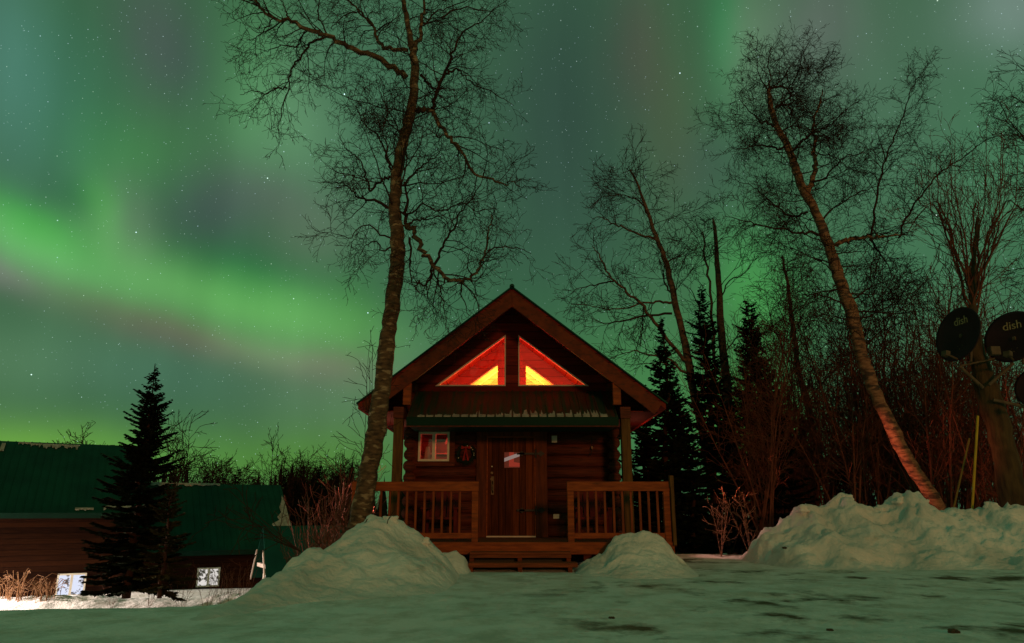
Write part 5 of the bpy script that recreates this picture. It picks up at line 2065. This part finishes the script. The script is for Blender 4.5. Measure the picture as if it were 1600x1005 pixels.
def disc(name, label, px, py, Y, wpx, hpx, text, off, parent_label=None, tx=(0, 0), tsz=.17):
    c = P(px, py, Y)
    az_ = math.atan2(c.x, c.y)
    yaw = -az_ - off
    rx, rz = wpx / 2 / F * math.hypot(c.x, c.y) / math.cos(off) * .93, hpx / 2 / F * Y
    t = thing(name, label, 'dish', tuple(c), 'satellite dishes on the willow trunk')
    t.rotation_euler = (R(-12), 0, yaw)
    V, Fc = [], []
    nr_, na = 10, 48
    for side in (0, 1):
        for i in range(nr_ + 1):
            u = i / nr_
            for j in range(na):
                f = TWO_PI * j / na
                V.append((rx * u * math.cos(f), .10 * (1 - u * u) + .022 * side - .05, rz * u * math.sin(f)))
    for side in (0, 1):
        o_ = side * (nr_ + 1) * na
        for i in range(nr_):
            for j in range(na):
                a, b = o_ + i * na + j, o_ + i * na + (j + 1) % na
                Fc.append((a, b, b + na, a + na) if side == 0 else (a, a + na, b + na, b))
    e0, e1 = nr_ * na, (nr_ + 1) * na + nr_ * na
    for j in range(na):
        Fc.append((e0 + j, e0 + (j + 1) % na, e1 + (j + 1) % na, e1 + j))
    link('reflector', mesh_np('reflector', np.array(V), np.array(Fc), M['dish']), t)
    if text:
        cu = bpy.data.curves.new('text', 'FONT')
        cu.body = text
        cu.size = tsz
        cu.extrude = .003
        cu.align_x = 'CENTER'
        to = bpy.data.objects.new('lettering_curve', cu)
        COL.objects.link(to)
        bpy.context.view_layer.update()
        me = bpy.data.meshes.new_from_object(to.evaluated_get(bpy.context.evaluated_depsgraph_get()))
        COL.objects.unlink(to)
        bpy.data.objects.remove(to)
        me.materials.clear()
        me.materials.append(M['gold'])
        lt = link('lettering', me, t)
        lt.rotation_euler = (R(90), 0, 0)
        u2 = (tx[0] / rx) ** 2 + (tx[1] / rz) ** 2
        for v in me.vertices:   # wrap the letters on the dish
            X_, Z_ = v.co.x + tx[0], v.co.y + tx[1]
            uu = (X_ / rx) ** 2 + (Z_ / rz) ** 2
            v.co = Vector((X_, Z_, -(.10 * (1 - uu) - .05) + .006 + (v.co.z)))
    m = MB()
    m.box(-.03, .03, .02, .30, -.06, .02)
    m.tube((0, .30, -.02), (0, .30, -rz * .9), .028)
    m.build('mount_bracket', M['pipe'], t)
    m = MB()   # feed arm with its receiver
    m.tube((0, -.02, -rz * .93), (.16, -.42, -rz * .98), .022)
    m.box(.09, .23, -.50, -.40, -rz * .98 - .05, -rz * .98 + .06)
    m.build('feed_arm', M['pipe'], t, bevel=.006)
    m = MB()
    for dx, dz in ((-.06, -.25), (.06, -.25), (.0, .02), (-.0, -.32)):
        yy = .10 * (1 - (dx / rx) ** 2 - (dz / rz) ** 2) - .05
        m.tube((dx, yy - .008, dz), (dx, yy + .01, dz), .012, k=8)
    m.build('bolts', M['pipe'], t)
    return t


disc('satellite_dish', 'dark oval satellite dish seen most side-on, left of the willow trunk', 1499, 523, 15.2, 58, 90, 'dish', R(46), tx=(0.02, .24), tsz=.24)
disc('satellite_dish', 'dark round satellite dish with pale lettering right of the willow trunk', 1583, 527, 15.1, 68, 86, 'dish', R(30), tx=(-.02, .20), tsz=.25)
disc('satellite_dish', 'lower satellite dish cut off by the right frame edge', 1622, 605, 15.1, 52, 66, '', R(30))
# pipe brackets from the trunk to the dishes
ba = thing('dish_mast', 'pale pipe bracket joining the dishes to the willow trunk', 'bracket', tuple(P(1530, 605, 15.45)))
bb = tuple(P(1530, 605, 15.45))
m = MB()
m.tube(P(1499, 572, 15.35), P(1536, 606, 15.45), .035)
m.tube(P(1500, 572, 15.35), P(1556, 560, 15.4), .02)
m.tube(P(1583, 568, 15.35), P(1545, 602, 15.45), .035)
m.tube(P(1622, 640, 15.35), P(1552, 625, 15.5), .035)
m.build('pipe', M['pipe'], ba, bb)
m = MB()
c = P(1552, 549, 15.1)
m.box(c.x - .10, c.x + .10, 15.0, 15.15, c.z - .09, c.z + .09)
m.build('junction_box', M['pipe'], ba, bb, bevel=.01)

# guy wires with yellow guards
for lab, a, b_, r_ in (('bright yellow guard sleeve on the guy wire left of the willow trunk', (1528, 650, 15.3), (1519, 800, 15.3), .030), ('duller thinner yellow guard sleeve leaning outward, left one of the pair', (1515, 685, 15.6), (1489, 800, 15.6), .022)):
    p, q = P(*a), P(*b_)
    r_ *= .8
    t = thing('guy_wire', lab, 'guy wire', tuple(q), 'guy wires by the willow')
    top = p + (p - q) * .6
    m = MB()
    m.tube(p, q, r_)
    m.build('yellow_guard', M['yellow'] if r_ > .02 else surf('dull_yellow', (.26, .19, .04), (.18, .12, .03), nscale=4), t, tuple(q))
    m = MB()
    m.tube(p, p + (p - q) * .35, .007, k=5)
    m.build('cable', M['black'], t, tuple(q))

# clods on the snow
import bmesh
for k, (px, py, s, lab) in enumerate([(1447, 885, .05, 'dark frozen clod at the foot of the right snow bank'), (1490, 990, .032, 'brown lump on the ice at the lower right'), (956, 967, .02, 'small brown scrap on the ice below the steps'),
                                      (1296, 878, .03, 'pair-sized crumb of dirt at the foot of the bank'), (1226, 857, .03, 'dark bit of bark on the snow bank face left end'), (1297, 985, .02, 'small dark pebble left of the brown lump')]):
    a, f, u = ray(px, py)
    yy = (CZ) / (-u / f)
    if py < 882:
        yy = 13.7
    p = P(px, py, yy)
    bm = bmesh.new()
    bmesh.ops.create_icosphere(bm, subdivisions=3, radius=s)
    r = random.Random(k)
    for v in bm.verts:
        q = v.co.normalized()
        v.co *= 1 + .35 * math.sin(q.x * 5 + k) * math.cos(q.y * 6 + k) + r.uniform(-.08, .08)
        v.co.z *= .6
        v.co.x *= 1.4
    me = bpy.data.meshes.new('clod')
    bm.to_mesh(me)
    bm.free()
    me.materials.append(M['dirt'])
    tag(link('dirt_clod', me, None, (p.x, p.y, (Hs(p.x, p.y) if py > 882 else p.z) + s * .3)), lab, 'clod')
